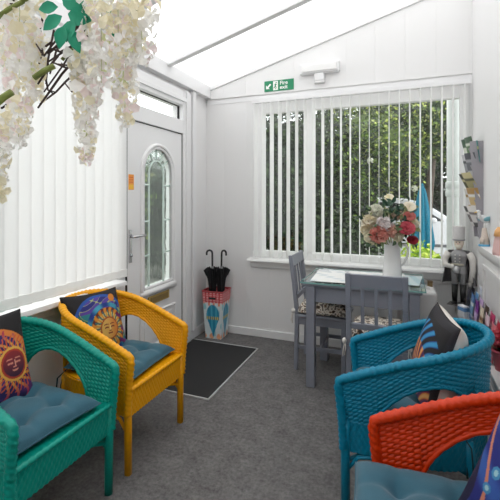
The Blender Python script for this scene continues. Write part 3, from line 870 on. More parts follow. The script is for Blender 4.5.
def dining_chair():
    r=thing('dining_chair',None,None)
    w=.185
    # front +X
    def post(sy):
        b=MB(); pr=[(-.20,0),(-.19,.45),(-.215,.70),(-.245,.92)]
        for (x0,z0),(x1,z1) in zip(pr,pr[1:]):
            y0=sy*(w-.016)-.016;y1=y0+.032
            o=len(b.v)
            b.add([(x0-.016,y0,z0),(x0+.016,y0,z0),(x0+.016,y1,z0),(x0-.016,y1,z0),(x1-.016,y0,z1),(x1+.016,y0,z1),(x1+.016,y1,z1),(x1-.016,y1,z1)],
                  [(0,3,2,1),(4,5,6,7),(0,1,5,4),(1,2,6,5),(2,3,7,6),(3,0,4,7)])
        return b
    for sy in (-1,1): post(sy).build('back_post',M['grey'],r,bevel=.003)
    for sy in (-1,1):
        b=MB(); y=sy*(w-.016); b.box(.165,.20,y-.017,y+.017,0,.43); b.build('leg',M['grey'],r,bevel=.003)
    b=MB(); b.box(-.20,.215,-w-.005,w+.005,.43,.452); b.build('seat',M['grey'],r,bevel=.006)
    b=MB(); b.box(-.19,.19,-w+.008,-w+.028,.37,.43); b.box(-.19,.19,w-.028,w-.008,.37,.43); b.box(.172,.192,-w+.02,w-.02,.37,.43); b.box(-.20,-.18,-w+.02,w-.02,.37,.43); b.build('seat_rail',M['grey'],r,bevel=.002)
    b=MB(); b.box(-.19,.18,-w+.01,-w+.026,.17,.20); b.box(-.19,.18,w-.026,w-.01,.17,.20); b.box(-.01,.01,-w+.02,w-.02,.172,.198); b.build('stretcher',M['grey'],r,bevel=.002)
    M1=Matrix.Translation((-.236,0,.875))@Matrix.Rotation(math.radians(-8),4,'Y')
    b=MB(); b.cbox((0,0,0),(.020,2*w-.04,.085),M1); b.build('top_rail',M['grey'],r,bevel=.004)
    M1=Matrix.Translation((-.203,0,.582))@Matrix.Rotation(math.radians(-7),4,'Y')
    b=MB(); b.cbox((0,0,0),(.020,2*w-.04,.040),M1); b.build('lower_rail',M['grey'],r,bevel=.004)
    for y in (-.082,0,.082):
        b=MB(); b.tube([(-.210,y,.62),(-.232,y,.85)],.013,4); 
        b=MB(); M1=Matrix.Translation((-.220,y,.72))@Matrix.Rotation(math.radians(-6),4,'Y'); b.cbox((0,0,0),(.012,.022,.27),M1); b.build('slat',M['grey'],r,bevel=.002)
    return r
def chair_pad(label,loc,rz):
    r=thing('chair_cushion',label,'seat cushion',loc,rz,'floral seat cushions')
    n=36;V=[];F=[];top=[];bot=[]
    for i in range(n+1):
        for j in range(n+1):
            u=2*i/n-1;v=2*j/n-1
            e=max(0,(1-u**8)*(1-v**8))**.5
            x=u*.195*(1-.03*(1-v*v)*abs(u));y=v*.185*(1-.03*(1-u*u)*abs(v))
            h=.105*e*(1-.12*math.exp(-(x*x+y*y)/.002))
            top.append((x,y,.02+h*.8)); bot.append((x,y,.02-.02*e))
    N=(n+1)**2
    for i in range(n):
        for j in range(n):
            a=i*(n+1)+j; F.append((a,a+n+1,a+n+2,a+1)); F.append((N+a,N+a+1,N+a+n+2,N+a+n+1))
    b=MB(); b.add(top+bot,F); b.build('cushion_cover',M['floral'],r,smooth=True)
    for sy in (-1,1):
        b=MB(); c0=Vector((-.19,sy*.165,.03))
        b.ell(c0+Vector((-.035,sy*.03,.0)),(.018,.014,.020),10,6)
        b.tube([c0,c0+Vector((-.03,sy*.025,0)),c0+Vector((-.045,sy*.035,-.05)),c0+Vector((-.04,sy*.04,-.10))],.006,6,flat=.4)
        b.tube([c0+Vector((-.03,sy*.025,0)),c0+Vector((-.05,sy*.02,-.04)),c0+Vector((-.055,sy*.025,-.085))],.006,6,flat=.4)
        b.build('tie',M['tie'],r,smooth=True)
    return r
dc=dining_chair(); dc.location=(-.165,2.775,0); dc.rotation_euler=(0,0,PI/2); tag(dc,'grey slat back dining chair turned away in front of the table','dining chair','grey dining chairs')
dc2=dup(dc); dc2.location=(-.625,3.285,0); dc2.rotation_euler=(0,0,0); tag(dc2,'grey slat back dining chair at the left end of the table','dining chair','grey dining chairs')
chair_pad('floral seat cushion tied on the dining chair in front of the table',(-.165,2.785,.452),PI/2)
chair_pad('floral seat cushion tied on the dining chair left of the table',(-.615,3.285,.452),0)

# jug and flowers
jx,jy,jz=-.09,3.20,.778
jg=thing('jug','white enamel jug with handle standing on the glass table','jug',(jx,jy,jz))
b=MB(); prof=[(.055,0),(.068,.004),(.070,.02),(.066,.10),(.059,.19),(.058,.235),(.064,.275),(.068,.285),(.064,.287),(.060,.275),(.054,.235),(.055,.19),(.060,.05),(.05,.02),(.001,.018)]
b.lathe(prof,36); jb=b.build('body',M['enamel'],jg,smooth=True)
b=MB(); b.tube([(.060,.0,.25),(.095,0,.262),(.112,0,.235),(.108,0,.18),(.085,0,.12),(.064,0,.10)],[.008,.008,.0085,.0085,.008,.007],10,flat=1.2); b.build('handle',M['enamel'],jg,smooth=True)
b=MB(); b.tube([(-.055,0,.25),(-.075,0,.278),(-.090,0,.292)],[.022,.016,.006],10); b.build('spout',M['enamel'],jg,smooth=True)

def petals(b, c, axis, R, layers, col, col2, cup=.5, n0=5, seed=0):
    """layered rose-like head"""
    rr=random.Random(seed); ax=Vector(axis).normalized(); t=ax.orthogonal().normalized(); bt=ax.cross(t); c=Vector(c)
    for l in range(layers):
        f=(l+1)/layers; n=n0+l; open_=.2+.72*f
        for k_ in range(n):
            a=2*PI*k_/n+l*.7+rr.uniform(-.15,.15)
            d=t*math.cos(a)+bt*math.sin(a); sd=ax.cross(d)
            V=[];F=[]; Lh=R*(.55+.5*f); W=R*(.55+.25*f)
            for i in range(4):
                for j in range(5):
                    v=i/3; u=j/4*2-1
                    ang=open_*v
                    rad=R*.10*f+Lh*math.sin(ang)*v; hgt=Lh*math.cos(ang)*v*.75
                    wd=W*math.sin(PI*(.18+.62*v))*u
                    cu=-abs(u)**2*R*.18*cup
                    V.append(c+d*(rad+cu)+sd*wd+ax*(hgt-R*.15*f*(v**3)))
            for i in range(3):
                for j in range(4):
                    a_=i*5+j; F.append((a_,a_+1,a_+6,a_+5))
            mix=rr.uniform(0,1)
            cl=tuple(col[i]+(col2[i]-col[i])*mix for i in range(3))
            b.add(V,F,cl)
def fluffy(b,c,R,n,col,col2,seed,fl=.35):
    rr=random.Random(seed); c=Vector(c)
    for k_ in range(n):
        d=Vector((rr.gauss(0,1),rr.gauss(0,1),rr.gauss(0,1)+.3)).normalized(); t=d.orthogonal().normalized(); t.rotate(Matrix.Rotation(rr.uniform(0,6.28),3,d)); bt=d.cross(t)
        p=c+d*R*rr.uniform(.6,1.0); s=R*fl*rr.uniform(.7,1.2); mix=rr.random()
        cl=tuple(col[i]+(col2[i]-col[i])*mix for i in range(3))
        V=[p-d*s*.5,p+t*s+d*s*.25,p+d*s*.15+bt*s*.8,p-t*s+d*s*.25,p-bt*s*.8+d*s*.1]
        b.add(V,[(0,1,2),(0,2,3),(0,3,4),(0,4,1)],cl)
bq=thing('flower_bouquet','mixed bouquet of pink white and red silk flowers in the jug','flowers',(jx,jy,jz+.26))
def bpos(px,py,dd):       # offset from the jug axis seen from the room, metres
    # right vector of the view and up
    rx,ry=.9304,.3665; s=3.0/393
    a=(px-393)*s; z=1.4-(py-197)*s-(jz+.26)
    fx,fy=-.3665*.3-.0+ .0, -1.0
    return Vector((rx*a*1.0+.06*dd*0, ry*a*1.0 - dd, z))
WHT,CRM=L(238,234,222),L(228,214,176); PNK,PNK2=L(232,178,164),L(216,140,130); RED,RED2=L(168,36,56),L(204,92,104); RST=L(180,90,84)
FL=[('white_bloom',378,211,.10,.050,'f',WHT,L(222,226,210)),('white_bloom',386,223,.16,.055,'f',L(240,236,236),L(226,216,214)),('cream_bloom',371,222,.10,.058,'f',CRM,WHT),
    ('cream_bloom',374,235,.12,.055,'f',L(232,226,196),WHT),('pink_bloom',381,233,.17,.062,'f',PNK,PNK2),('pink_bloom',391,229,.16,.050,'f',PNK,L(226,190,170)),
    ('red_rose',407,226,.15,.058,'r',RED,RED2),('red_rosebud',413,238,.13,.038,'r',RED,L(150,30,48)),('dusky_rose',410,215,.10,.042,'r',RST,L(204,120,110)),
    ('cream_rose',390,197,.02,.034,'r',L(244,238,196),WHT),('cream_rose',410,206,.04,.045,'r',L(244,232,206),WHT),('white_bloom',414,223,.10,.04,'f',WHT,CRM),('white_bloom',399,236,.14,.034,'f',WHT,L(226,222,190)),
    ('white_bloom',368,229,.05,.045,'f',WHT,CRM),('pink_bloom',398,214,-.08,.05,'f',PNK,WHT),('white_bloom',384,215,-.10,.05,'f',WHT,CRM),('cream_bloom',405,232,-.1,.05,'f',CRM,WHT)]
for i,(nm,px,py,dd,R,kd,c1,c2) in enumerate(FL):
    c=bpos(px,py,dd); b=MB()
    if kd=='r': petals(b,c-Vector((0,0,R*.3)),(c.x*.8,-.8+c.y*.1,.75),R*1.15,4,c1,c2,seed=i,n0=4)
    else: fluffy(b,c,R,110,c1,c2,i,.5)
    b.build(nm,M['petal'],bq,fix=False)
b=MB()
for i in range(17):
    c=bpos(FL[i][1],FL[i][2],FL[i][3]); b.tube([(0,0,-.10),(c.x*.25,c.y*.25,.0),(c.x*.95,c.y*.95,c.z-.02)],.003,5)
b.build('stems',M['stem'],bq)
def leafv(b,c,d,up,l,w,col):
    d=Vector(d).normalized(); up=Vector(up); sd=d.cross(up).normalized(); nn=sd.cross(d); c=Vector(c); V=[];F=[]
    K=[(0,.05),(.2,.7),(.45,1),(.7,.75),(.9,.3),(1,.02)]
    for t_,q in K:
        ctr=c+d*l*t_-nn*(l*.18*t_*t_)
        V+= [ctr-sd*w*q/2+nn*w*.12*q, ctr, ctr+sd*w*q/2+nn*w*.12*q]
    for i in range(len(K)-1):
        a=i*3; F+=[(a,a+1,a+4,a+3),(a+1,a+2,a+5,a+4)]
    b.add(V,F,col)
b=MB()
for i in range(90):
    a=rnd.uniform(0,2*PI); el_=rnd.uniform(-.3,1.2); R=rnd.uniform(.08,.17)
    d=Vector((math.cos(a)*math.cos(el_),math.sin(a)*math.cos(el_),math.sin(el_)))
    leafv(b,Vector((0,-.02,.13))+d*R*Vector((1,1,1)).x,d+Vector((rnd.uniform(-.5,.5),)*3),(rnd.uniform(-1,1),rnd.uniform(-1,1),1),rnd.uniform(.04,.07),rnd.uniform(.018,.03),[L(60,84,56),L(96,116,78),L(48,72,60),L(140,146,96)][i%4])
for i in range(70):
    nm,px,py,dd,R_,kd,c1,c2=FL[i%13]; c=bpos(px,py,dd); a=rnd.uniform(0,2*PI); q=Vector((math.cos(a)*.93,math.cos(a)*.37-rnd.uniform(.1,.6),math.sin(a)))
    leafv(b,c+q*R_*.75,q+Vector((0,-.2,rnd.uniform(-.3,.5))),(rnd.uniform(-1,1),-1,.5),rnd.uniform(.035,.06),rnd.uniform(.016,.028),[L(58,84,56),L(104,124,84),L(44,70,56),L(150,158,110)][i%4])
for p in [(394,203),(398,207),(388,206),(401,211),(395,212)]:
    for k_ in range(3):
        c=bpos(p[0],p[1],.06); leafv(b,c,(rnd.uniform(-1,1),-.4,rnd.uniform(-.3,1)),(rnd.uniform(-1,1),-1,.4),.06,.03,L(52,84,66))
b.build('leaves',M['leafvc'],bq,fix=False)

# ------------------------------------------------------------------ umbrella stand with two umbrellas
def ustand():
    r=thing('umbrella_stand','tapered square umbrella stand printed with blue balloons and red rim','umbrella stand',(-1.765,3.565,0),.05)
    b0,t0,h=.082,.108,.47; n=48
    fns=[(0,-1),(1,0),(0,1),(-1,0)]
    b=MB()
    for nx,ny in fns:
        tx,ty=-ny,nx
        V=[];F=[];cc=[]
        for i in range(n+1):
            for j in range(n+1):
                u=2*i/n-1; f=j/n; hw=b0+(t0-b0)*f
                V.append((nx*hw+tx*u*hw, ny*hw+ty*u*hw, f*h))
                c=L(216,228,230)
                bx,bz=u/.74,(f-.45)/.27
                bz2=bz if bz>0 else bz*.62
                if f>.76:
                    c=L(196,66,72)
                    if abs(math.sin(u*9))*.5+abs(math.sin(f*60))*.5>.74: c=L(236,176,176)
                    if f>.97: c=L(150,40,50)
                elif bx*bx+bz2*bz2<1 and (bz>-.2 or abs(bx)<1+bz*.65):
                    c=L(36,134,170) if math.sin(9*bx)>-.3 else L(70,170,196)
                    if abs(bz+.05)<.10: c=L(214,196,96) if math.sin(20*bx)>-.2 else L(40,110,150)
                elif abs(u)<.13 and .09<f<.19: c=L(120,92,72)
                elif f<.14 and math.sin(7*u+3)+math.sin(31*f)>.6: c=L(236,170,130)
                elif math.sin(5*u+9*f)+math.sin(17*f-3*u)>1.25: c=L(150,206,214)
                elif f>.70 and math.sin(12*u)>.3: c=L(236,150,120)
                cc.append(c)
        for i in range(n):
            for j in range(n):
                a=i*(n+1)+j; F.append((a,a+n+1,a+n+2,a+1))
        b.add(V,F,cc)
    b.build('printed_body',M['print'],r,fix=False,solid=.004)
    b=MB(); b.box(-b0,b0,-b0,b0,0.001,.012); b.build('base',M['black'],r)
    b=MB()
    tt=t0+.002
    for sx,sy in ((0,-1),(0,1),(1,0),(-1,0)):
        if sx==0: b.box(-tt,tt,sy*tt-.004,sy*tt+.004,h-.006,h+.004)
        else: b.box(sx*tt-.004,sx*tt+.004,-tt,tt,h-.006,h+.004)
    b.build('rim',mat('red_rim',L(186,70,76),.4),r)
    b=MB()
    b.box(-.035,.035,-t0-.0055,-t0+.008,.395,.412); b.build('hand_slot',M['black'],r)
    return r
ustand()
def umbrella(label,x,y,lx,ly,hz,rz):
    r=thing('umbrella',label,'umbrella',(x,y,.014),0,'black umbrellas')
    top=Vector((lx,ly,hz))
    def P(f): return Vector((0,0,0)).lerp(top,f)
    b=MB(); b.tube([P(0),P(.5),P(1)],.005,8); b.build('shaft',M['chrome'],r,smooth=True)
    # furled canopy: star shaped folds, ruffled towards the handle
    def cn(u,v):
        c=P(.10+.745*v); a=2*PI*u
        R=(.012+.034*v**1.5+(.024*max(0,(v-.82)/.18)))*(1+.30*math.sin(8*a+3*v)+.1*math.sin(5*a)*v)
        return (c.x+R*math.cos(a),c.y+R*math.sin(a),c.z+(.016*math.sin(8*a)*v if v>.9 else 0))
    b=MB(); b.grid(cn,64,24,closed=True); b.build('canopy',M['blackcloth'],r,smooth=True)
    ax=(top).normalized(); hd=Vector((math.cos(rz),math.sin(rz),0))
    pts=[P(.78),P(.9),P(1)]+[top+ax*.030+0*hd]+[top+ax*(.035+.028*math.sin(a))+hd*(.028-.028*math.cos(a)) for a in np.linspace(0.15,PI,9)]+[top+hd*.056+ax*.015]
    b=MB(); b.tube(pts,.0095,10); b.build('handle',M['black'],r,smooth=True)
    b=MB(); b.tube([P(.845),P(.875)],.014,10); b.build('collar',mat('grey_plastic_collar',L(150,150,152),.4),r,smooth=True)
    return r
umbrella('black umbrella with crook handle left in the umbrella stand',-1.800,3.555,-.01,.0,.785,PI+.5)
umbrella('black umbrella with crook handle right in the umbrella stand',-1.732,3.575,.012,.01,.785,-.2)

# ------------------------------------------------------------------ low white console along right wall, things on it
cs_=thing('console_cabinet','low white console cabinet along the right wall behind the chairs','cabinet',(.448,2.75,0))
b=MB(); b.box(-.045,.04,-.90,.90,.02,.515); b.build('carcass',M['whitewood'],cs_,bevel=.003)
b=MB(); b.box(-.062,.04,-.915,.915,.515,.55); b.build('top',M['whitewood'],cs_,bevel=.006)
for i,y in enumerate((-.675,-.225,.225,.675)):
    b=MB(); b.box(-.055,-.045,y-.215,y+.215,.05,.50); dd_=b.build('door',M['whitewood'],cs_,bevel=.004)
    b=MB(); fr(b,-.060,-.055,y-.20,y+.20,.07,.48,.04); b.build('door_frame',M['whitewood'],dd_,bevel=.002)
# radiator-like white cabinet by the back wall
hb=thing('storage_heater','white rounded storage heater between the table and metal soldier','heater',(.09,3.53,0))
b=MB(); b.box(-.15,.15,-.155,.155,.05,.655); b.build('casing',M['whitewood'],hb,bevel=.03,seg=4)
b=MB(); b.box(-.13,.13,-.13,.13,0,.05); b.build('plinth',M['black'],hb)
b=MB(); b.box(-.10,.10,-.06,.06,.655,.657)
for i in range(6): b.box(-.10,.10,-.055+i*.02,-.045+i*.02,.657,.660)
b.build('outlet_grille',mat('pale_grille',L(205,204,204),.5),hb)
tb_=thing('trinket_box','small brown wooden box standing on the white heater','box',(.195,3.60,.655))
MB().box(-.02,.02,-.02,.02,0,.035).build('box_body',mat('brown_wood',L(120,98,62),.5,var=.3,vscale=60),tb_,bevel=.002)
MB().box(-.022,.022,-.022,.022,.035,.045).build('lid',mat('brown_wood_lid',L(104,84,52),.5),tb_,bevel=.002)

# metal toy soldier
ts=thing('toy_soldier','grey metal soldier figure with tall pale hat and black boots','figurine',(.398,3.50,.55),1.25)
Mg=mat('grey_tin',L(152,151,152),.45,.15,var=.12,vscale=20); Md=mat('dark_tin_coat',L(116,114,116),.5,.15,var=.15,vscale=25); Mw=mat('pale_tin',L(216,212,206),.5,.1); Mh=mat('weathered_white_tin',L(214,211,210),.6,var=.12,vscale=50)
for sy in (-1,1):
    b=MB(); b.tube([(0,sy*.032,.30),(0,sy*.030,.15)],[.026,.021],12); lg=b.build('trouser_leg',Mg,ts,smooth=True)
    b=MB(); b.tube([(0,sy*.030,.16),(0,sy*.030,.08),(0,sy*.030,.018)],[.024,.021,.019],12); b.ell((-.018,sy*.030,.014),(.040,.020,.014),12,6); b.build('boot',M['black'],lg,smooth=True)
b=MB(); b.box(-.06,.05,-.075,.075,0,.006); b.build('base',mat('base_plate',L(90,86,84),.5,.3),ts,bevel=.002)
def torso(u,v):
    a=2*PI*u; z=.25+.185*v; R=np.interp(v,[0,.15,.45,.8,1],[.062,.058,.050,.066,.022])
    return (R*.72*math.cos(a),R*math.sin(a),z)
b=MB(); b.grid(torso,24,14,closed=True); tr_=b.build('body',Mg,ts,smooth=True)
b=MB(); b.box(-.053,-.045,-.045,.045,.315,.330); b.ell((-.05,0,.322),(.008,.012,.010),8,6); b.build('belt',mat('light_tin_belt',L(190,184,166),.35,.5),tr_,bevel=.001)
b=MB()
for z in (.345,.37,.395):
    for y in (-.016,.016): b.ell((-.049,y,z),(.004,.005,.005),8,5)
b.build('button',Mw,tr_,smooth=True)
def cape(u,v):
    a=-1.9+3.8*u; z=.425-.265*v; R=.072+.044*v
    return (R*.85*math.cos(a)*1.0+.004*math.sin(14*a)*v,R*1.05*math.sin(a),z)
b=MB(); b.grid(cape,40,12); b.build('cape',Md,ts,smooth=True,solid=.004)
for sy in (-1,1):
    b=MB(); 
    pts=[(0,sy*.072,.41),(-.005,sy*.098,.36),(-.012,sy*.100,.28),(-.018,sy*.088,.19)] if sy<0 else [(0,sy*.072,.41),(-.012,sy*.098,.355),(-.040,sy*.088,.31),(-.068,sy*.035,.305)]
    b.tube(pts,[.027,.025,.021,.018],12); ar=b.build('arm',Mw,ts,smooth=True)
    e=Vector(pts[-1]); b=MB(); b.ell(e+Vector((0,-sy*.004,-.012 if sy<0 else 0)),(.015,.014,.020),10,6)
    for k_ in range(4): b.tube([e+Vector((-.006+.0045*k_,-sy*.006,-.018)),e+Vector((-.008+.0045*k_,-sy*.012,-.032))],.003,6)
    b.build('hand',Mw,ar,smooth=True)
b=MB(); b.lathe([(.012,.43),(.020,.445),(.030,.462),(.033,.485),(.030,.505),(.02,.515)],20); hd_=b.build('head',mat('cream_face',L(222,206,190),.5),ts,smooth=True)
b=MB(); b.ell((-.034,0,.482),(.008,.006,.007),8,6); b.build('nose',mat('face_nose',L(214,180,164),.5),hd_,smooth=True)
b=MB()
for y in (-.012,.012): b.ell((-.030,y,.494),(.004,.004,.004),8,6)
b.build('eye',M['black'],hd_)
b=MB(); b.ell((-.026,0,.462),(.012,.022,.018),12,8); b.ell((.012,0,.488),(.026,.036,.030),12,8); b.build('beard_and_hair',mat('white_hair',L(228,222,206),.8),hd_,smooth=True)
b=MB(); b.lathe([(.040,.505),(.042,.508),(.044,.55),(.046,.615),(.045,.62),(.001,.622)],20); ht=b.build('tall_hat',Mh,ts,smooth=False,bevel=.002)
b=MB(); b.lathe([(.0445,.508),(.0455,.509),(.0455,.516),(.0445,.517)],20); b.build('hat_band',Mg,ht,smooth=True)
b=MB(); b.lathe([(.018,-.022),(.022,-.01),(.022,.012),(.012,.024),(.006,.03)],16,(-.078,.0,.285)); b.build('canteen',mat('light_canteen',L(196,196,198),.35,.5),ts,smooth=True)

# leaflets
def quadcol(u,v,cols,seed):
    i=0 if v<.22 else (1 if v<.62 else (2 if v<.72 else 3)); return cols[(i+seed)%len(cols)]
def leaflet(name,label,loc,w,h,rz,tilt,cols,seed,group,cat='leaflet',t=.003,flip=False):
    """stands upright, front faces local -X, tilted back"""
    o=MB(); n1,n2=10,16; V=[];F=[];cc=[]
    for i in range(n1+1):
        for j in range(n2+1):
            u=i/n1;v=j/n2; V.append((-t-.006*math.sin(PI*u)*v,(u-.5)*w,v*h)); cc.append(quadcol(u,v,cols,seed))
    for i in range(n1):
        for j in range(n2):
            a=i*(n2+1)+j; F.append((a,a+1,a+n2+2,a+n2+1))
    o.add(V,F,cc); ob=o.build(name,M['print'],None,fix=False,solid=t)
    ob.location=loc; ob.rotation_euler=(0,tilt,rz)
    return tag(ob,label,cat,group)
# wall brochure rack: slim grey board on the right wall with tilted pockets
rk=thing('brochure_rack','tall grey wall rack of fanned leaflets beside the garden window','brochure rack',(XR,3.315,1.10))
Mr=mat('grey_rack',L(150,147,152),.5)
b=MB(); b.prism([(0,0),(-.025,0),(-.085,.66),(-.085,.70),(0,.70)],'y',-.11,-.102); b.prism([(0,0),(-.025,0),(-.085,.66),(-.085,.70),(0,.70)],'y',.102,.11)
b.build('side_panel',Mr,rk)
MB().box(-.008,0,-.102,.102,0,.69).build('back_board',Mr,rk)
for i in range(5):
    z=.08+.125*i; x=-.010-.011*i
    b=MB(); b.prism([(x,z),(x-.03,z+.075),(x-.034,z+.075),(x-.004,z-.003),(0,z-.003),(0,z)],'y',-.101,.101); b.build('pocket',Mr,rk)
pal=[[L(210,214,170),L(176,190,150),L(226,226,206),L(150,160,120)],[L(54,84,60),L(90,120,80),L(210,214,200),L(70,96,74)],[L(110,112,118),L(160,160,164),L(84,86,92),L(200,200,204)],[L(88,86,56),L(206,196,150),L(54,56,40),L(170,160,110)],[L(176,142,90),L(226,222,216),L(206,180,130),L(240,238,234)],[L(70,66,66),L(216,212,210),L(120,110,108),L(236,232,228)]]
rows=['bottom','second','third','fourth','top']
desc=['grey and white','tan and white','brown and cream striped','grey','dark green']
pi_=[5,4,3,2,1]
for i in range(5):
    z=1.10+.082+.125*i
    for k_,y in enumerate((3.262,3.357)):
        ob=leaflet('leaflet','%s leaflet in %s pocket of the wall rack, %s side'%(desc[i],rows[i],'near' if k_==0 else 'window'),(XR-.014-.011*i,y,z),.095,.17 if i<4 else .16,(.45,.7,.5,.6,.35)[i]+.12*k_,(-.42,-.34,-.52,-.26,-.22)[i]-.05*k_,pal[pi_[i]],i+k_,'leaflets in the wall rack')
# teal leaflet poking out at the top
leaflet('leaflet','teal and lime leaflet poking from the very top of the wall rack',(XR-.02,3.23,1.65),.08,.155,0,-.12,[L(40,110,116),L(190,200,120),L(60,130,130)],2,'leaflets in the wall rack')

# console literature: stepped clear holders with leaflets
Mac=thinglass('clear_acrylic',(.95,.96,.97),1.0)
def holder(label,y,x=.435):
    r=thing('leaflet_holder',label,'leaflet holder',(x,y,.55),0,'clear leaflet holders')
    b=MB(); b.box(.02,.024,-.06,.06,0,.20); b.box(-.03,.024,-.06,.06,0,.004); b.box(-.034,-.030,-.06,.06,0,.09)
    b.prism([(-.034,0),(.024,0),(.024,.20),(-.034,.09)],'y',-.062,-.060); b.prism([(-.034,0),(.024,0),(.024,.20),(-.034,.09)],'y',.060,.062)
    b.build('holder_body',Mac,r); return r
PL=[('black and grey',[L(40,38,52),L(28,26,34),L(58,60,80)],3.20),('blue and white',[L(110,160,200),L(226,236,244),L(70,120,180)],3.03),('purple',[L(140,50,160),L(110,36,130),L(210,180,220)],2.86),
    ('brown and cream photo',[L(130,96,70),L(220,206,186),L(80,64,54),L(190,160,130)],2.69),('pink and plum',[L(190,70,110),L(110,50,80),L(226,196,206)],2.52),('red',[L(206,56,70),L(226,120,130),L(180,40,60)],2.35)]
for i,(ds,cols,y) in enumerate(PL):
    holder('clear holder of %s leaflets on the white console'%ds,y)
    for k_ in range(2):
        leaflet('leaflet','%s leaflet at the %s of its clear holder on the console'%(ds,'front' if k_==0 else 'back'),(.415+.014*k_,y,.556),.10,.19+.012*k_,0,.10+.05*k_,cols,i*2+k_,'leaflets on the console')
# packets lying in front
bx=thing('card_box','small white and blue card box on the far end of the console',"box",(.385,3.13,.55),.5)
MB().box(-.02,.02,-.035,.035,0,.085).build('carton',mat('white_card',L(222,222,226),.5),bx,bevel=.002)
MB().box(-.0205,.0205,-.0355,.0355,.05,.075).build('blue_band',mat('blue_card',L(104,150,196),.5),bx)
pl_=thing('plant_pot','pink red flowering pot at the near end of the console','plant pot',(.450,2.25,.55))
b=MB(); b.lathe([(.035,0),(.050,.09),(.054,.09),(.054,.10),(.044,.10),(.040,.02),(.001,.02)],24); b.build('pot',mat('rose_pot',L(196,84,98),.4),pl_,smooth=True)
b=MB()
fluffy(b,(0,0,.15),.055,160,L(206,60,80),L(226,120,130),5,.3); b.build('blossom',M['petal'],pl_,fix=False)
b=MB()
for i in range(26):
    a=i*2.4; leafv(b,(0.01*math.cos(a),.01*math.sin(a),.09),(math.cos(a),math.sin(a),.8),(0,0,1),.06,.026,L(96,120,84))
b.build('leaves',M['leafvc'],pl_,fix=False)
# pale packet leaning
leaflet('price_card','small white card with dark corner leaning on the panelled wall',(.478,3.02,.70),.06,.10,0,.0,[L(226,228,236),L(214,218,228),L(232,232,238)],1,None,'card')

# seagull on post, pink ornament
sgx,sgy=.490,2.985
g_=thing('seagull_ornament','white seagull ornament on driftwood post with blue base','ornament',(sgx,sgy,1.075),PI/2-.9+PI)
b=MB(); b.lathe([(.034,0),(.036,.004),(.034,.012),(.02,.014),(.001,.014)],20,M=Matrix.Diagonal((1.2,.8,1)).to_4x4()); b.build('base',mat('blue_base',L(96,166,202),.5),g_,smooth=True)
b=MB(); b.tube([(0,0,.012),(0,0,.06),(.002,0,.12)],[.026,.021,.013],10,twist=(.1,3,.05)); b.tube([(.022,0,.012),(.022,0,.055)],[.013,.011],8); b.tube([(-.024,.003,.012),(-.024,.003,.04)],[.012,.010],8); b.build('driftwood_post',mat('driftwood',L(206,192,180),.8,var=.2,vscale=60,bump=.3,bscale=80),g_,smooth=True)
b=MB()
for sy in (-.006,.006): b.tube([(0,sy,.115),(0,sy,.165)],.0022,6)
b.build('leg',mat('pale_wire',L(216,214,210),.4),g_)
def gull(u,v):
    a=2*PI*u; x=-.055+.115*v; R=np.interp(v,[0,.15,.4,.65,.8,.9,1],[.003,.014,.026,.024,.015,.012,.001]); zc=np.interp(v,[0,.5,.8,1],[.168,.178,.192,.196])
    return (x,R*.85*math.cos(a),zc+R*math.sin(a))
b=MB(); b.grid(gull,20,24,closed=True); b.tube([(.038,0,.188),(.048,0,.212),(.050,0,.226)],[.014,.011,.010],10); b.ell((.052,0,.228),(.016,.013,.013),12,8); gb=b.build('body',M['enamel'],g_,smooth=True)
b=MB(); b.tube([(.064,0,.227),(.078,0,.224),(.086,0,.220)],[.005,.0035,.001],8); b.build('beak',mat('yellow_beak',L(216,180,90),.5),gb,smooth=True)
b=MB()
for sy in (-1,1): b.ell((-.008,sy*.021,.182),(.040,.006,.015),12,8,Matrix.Rotation(.18,4,'Y'))
b.build('wing',mat('teal_grey_wing',L(120,170,180),.5),gb,smooth=True)
b=MB()
for sy in (-1,1): b.ell((.058,sy*.011,.232),(.0025,.002,.0025),6,5)
b.build('eye',M['black'],gb)
o_=thing('house_ornament','pink ornament with orange top on the wall ledge by the seagull','ornament',(.490,2.56,1.075))
b=MB(); b.lathe([(.030,0),(.032,.02),(.024,.08),(.020,.10),(.022,.105),(.001,.106)],18); b.build('body',mat('pink_glaze',L(214,176,172),.4),o_,smooth=True)
b=MB(); b.lathe([(.026,.105),(.020,.135),(.008,.155),(.001,.158)],18); b.build('cap',mat('orange_glaze',L(226,170,110),.4),o_,smooth=True)

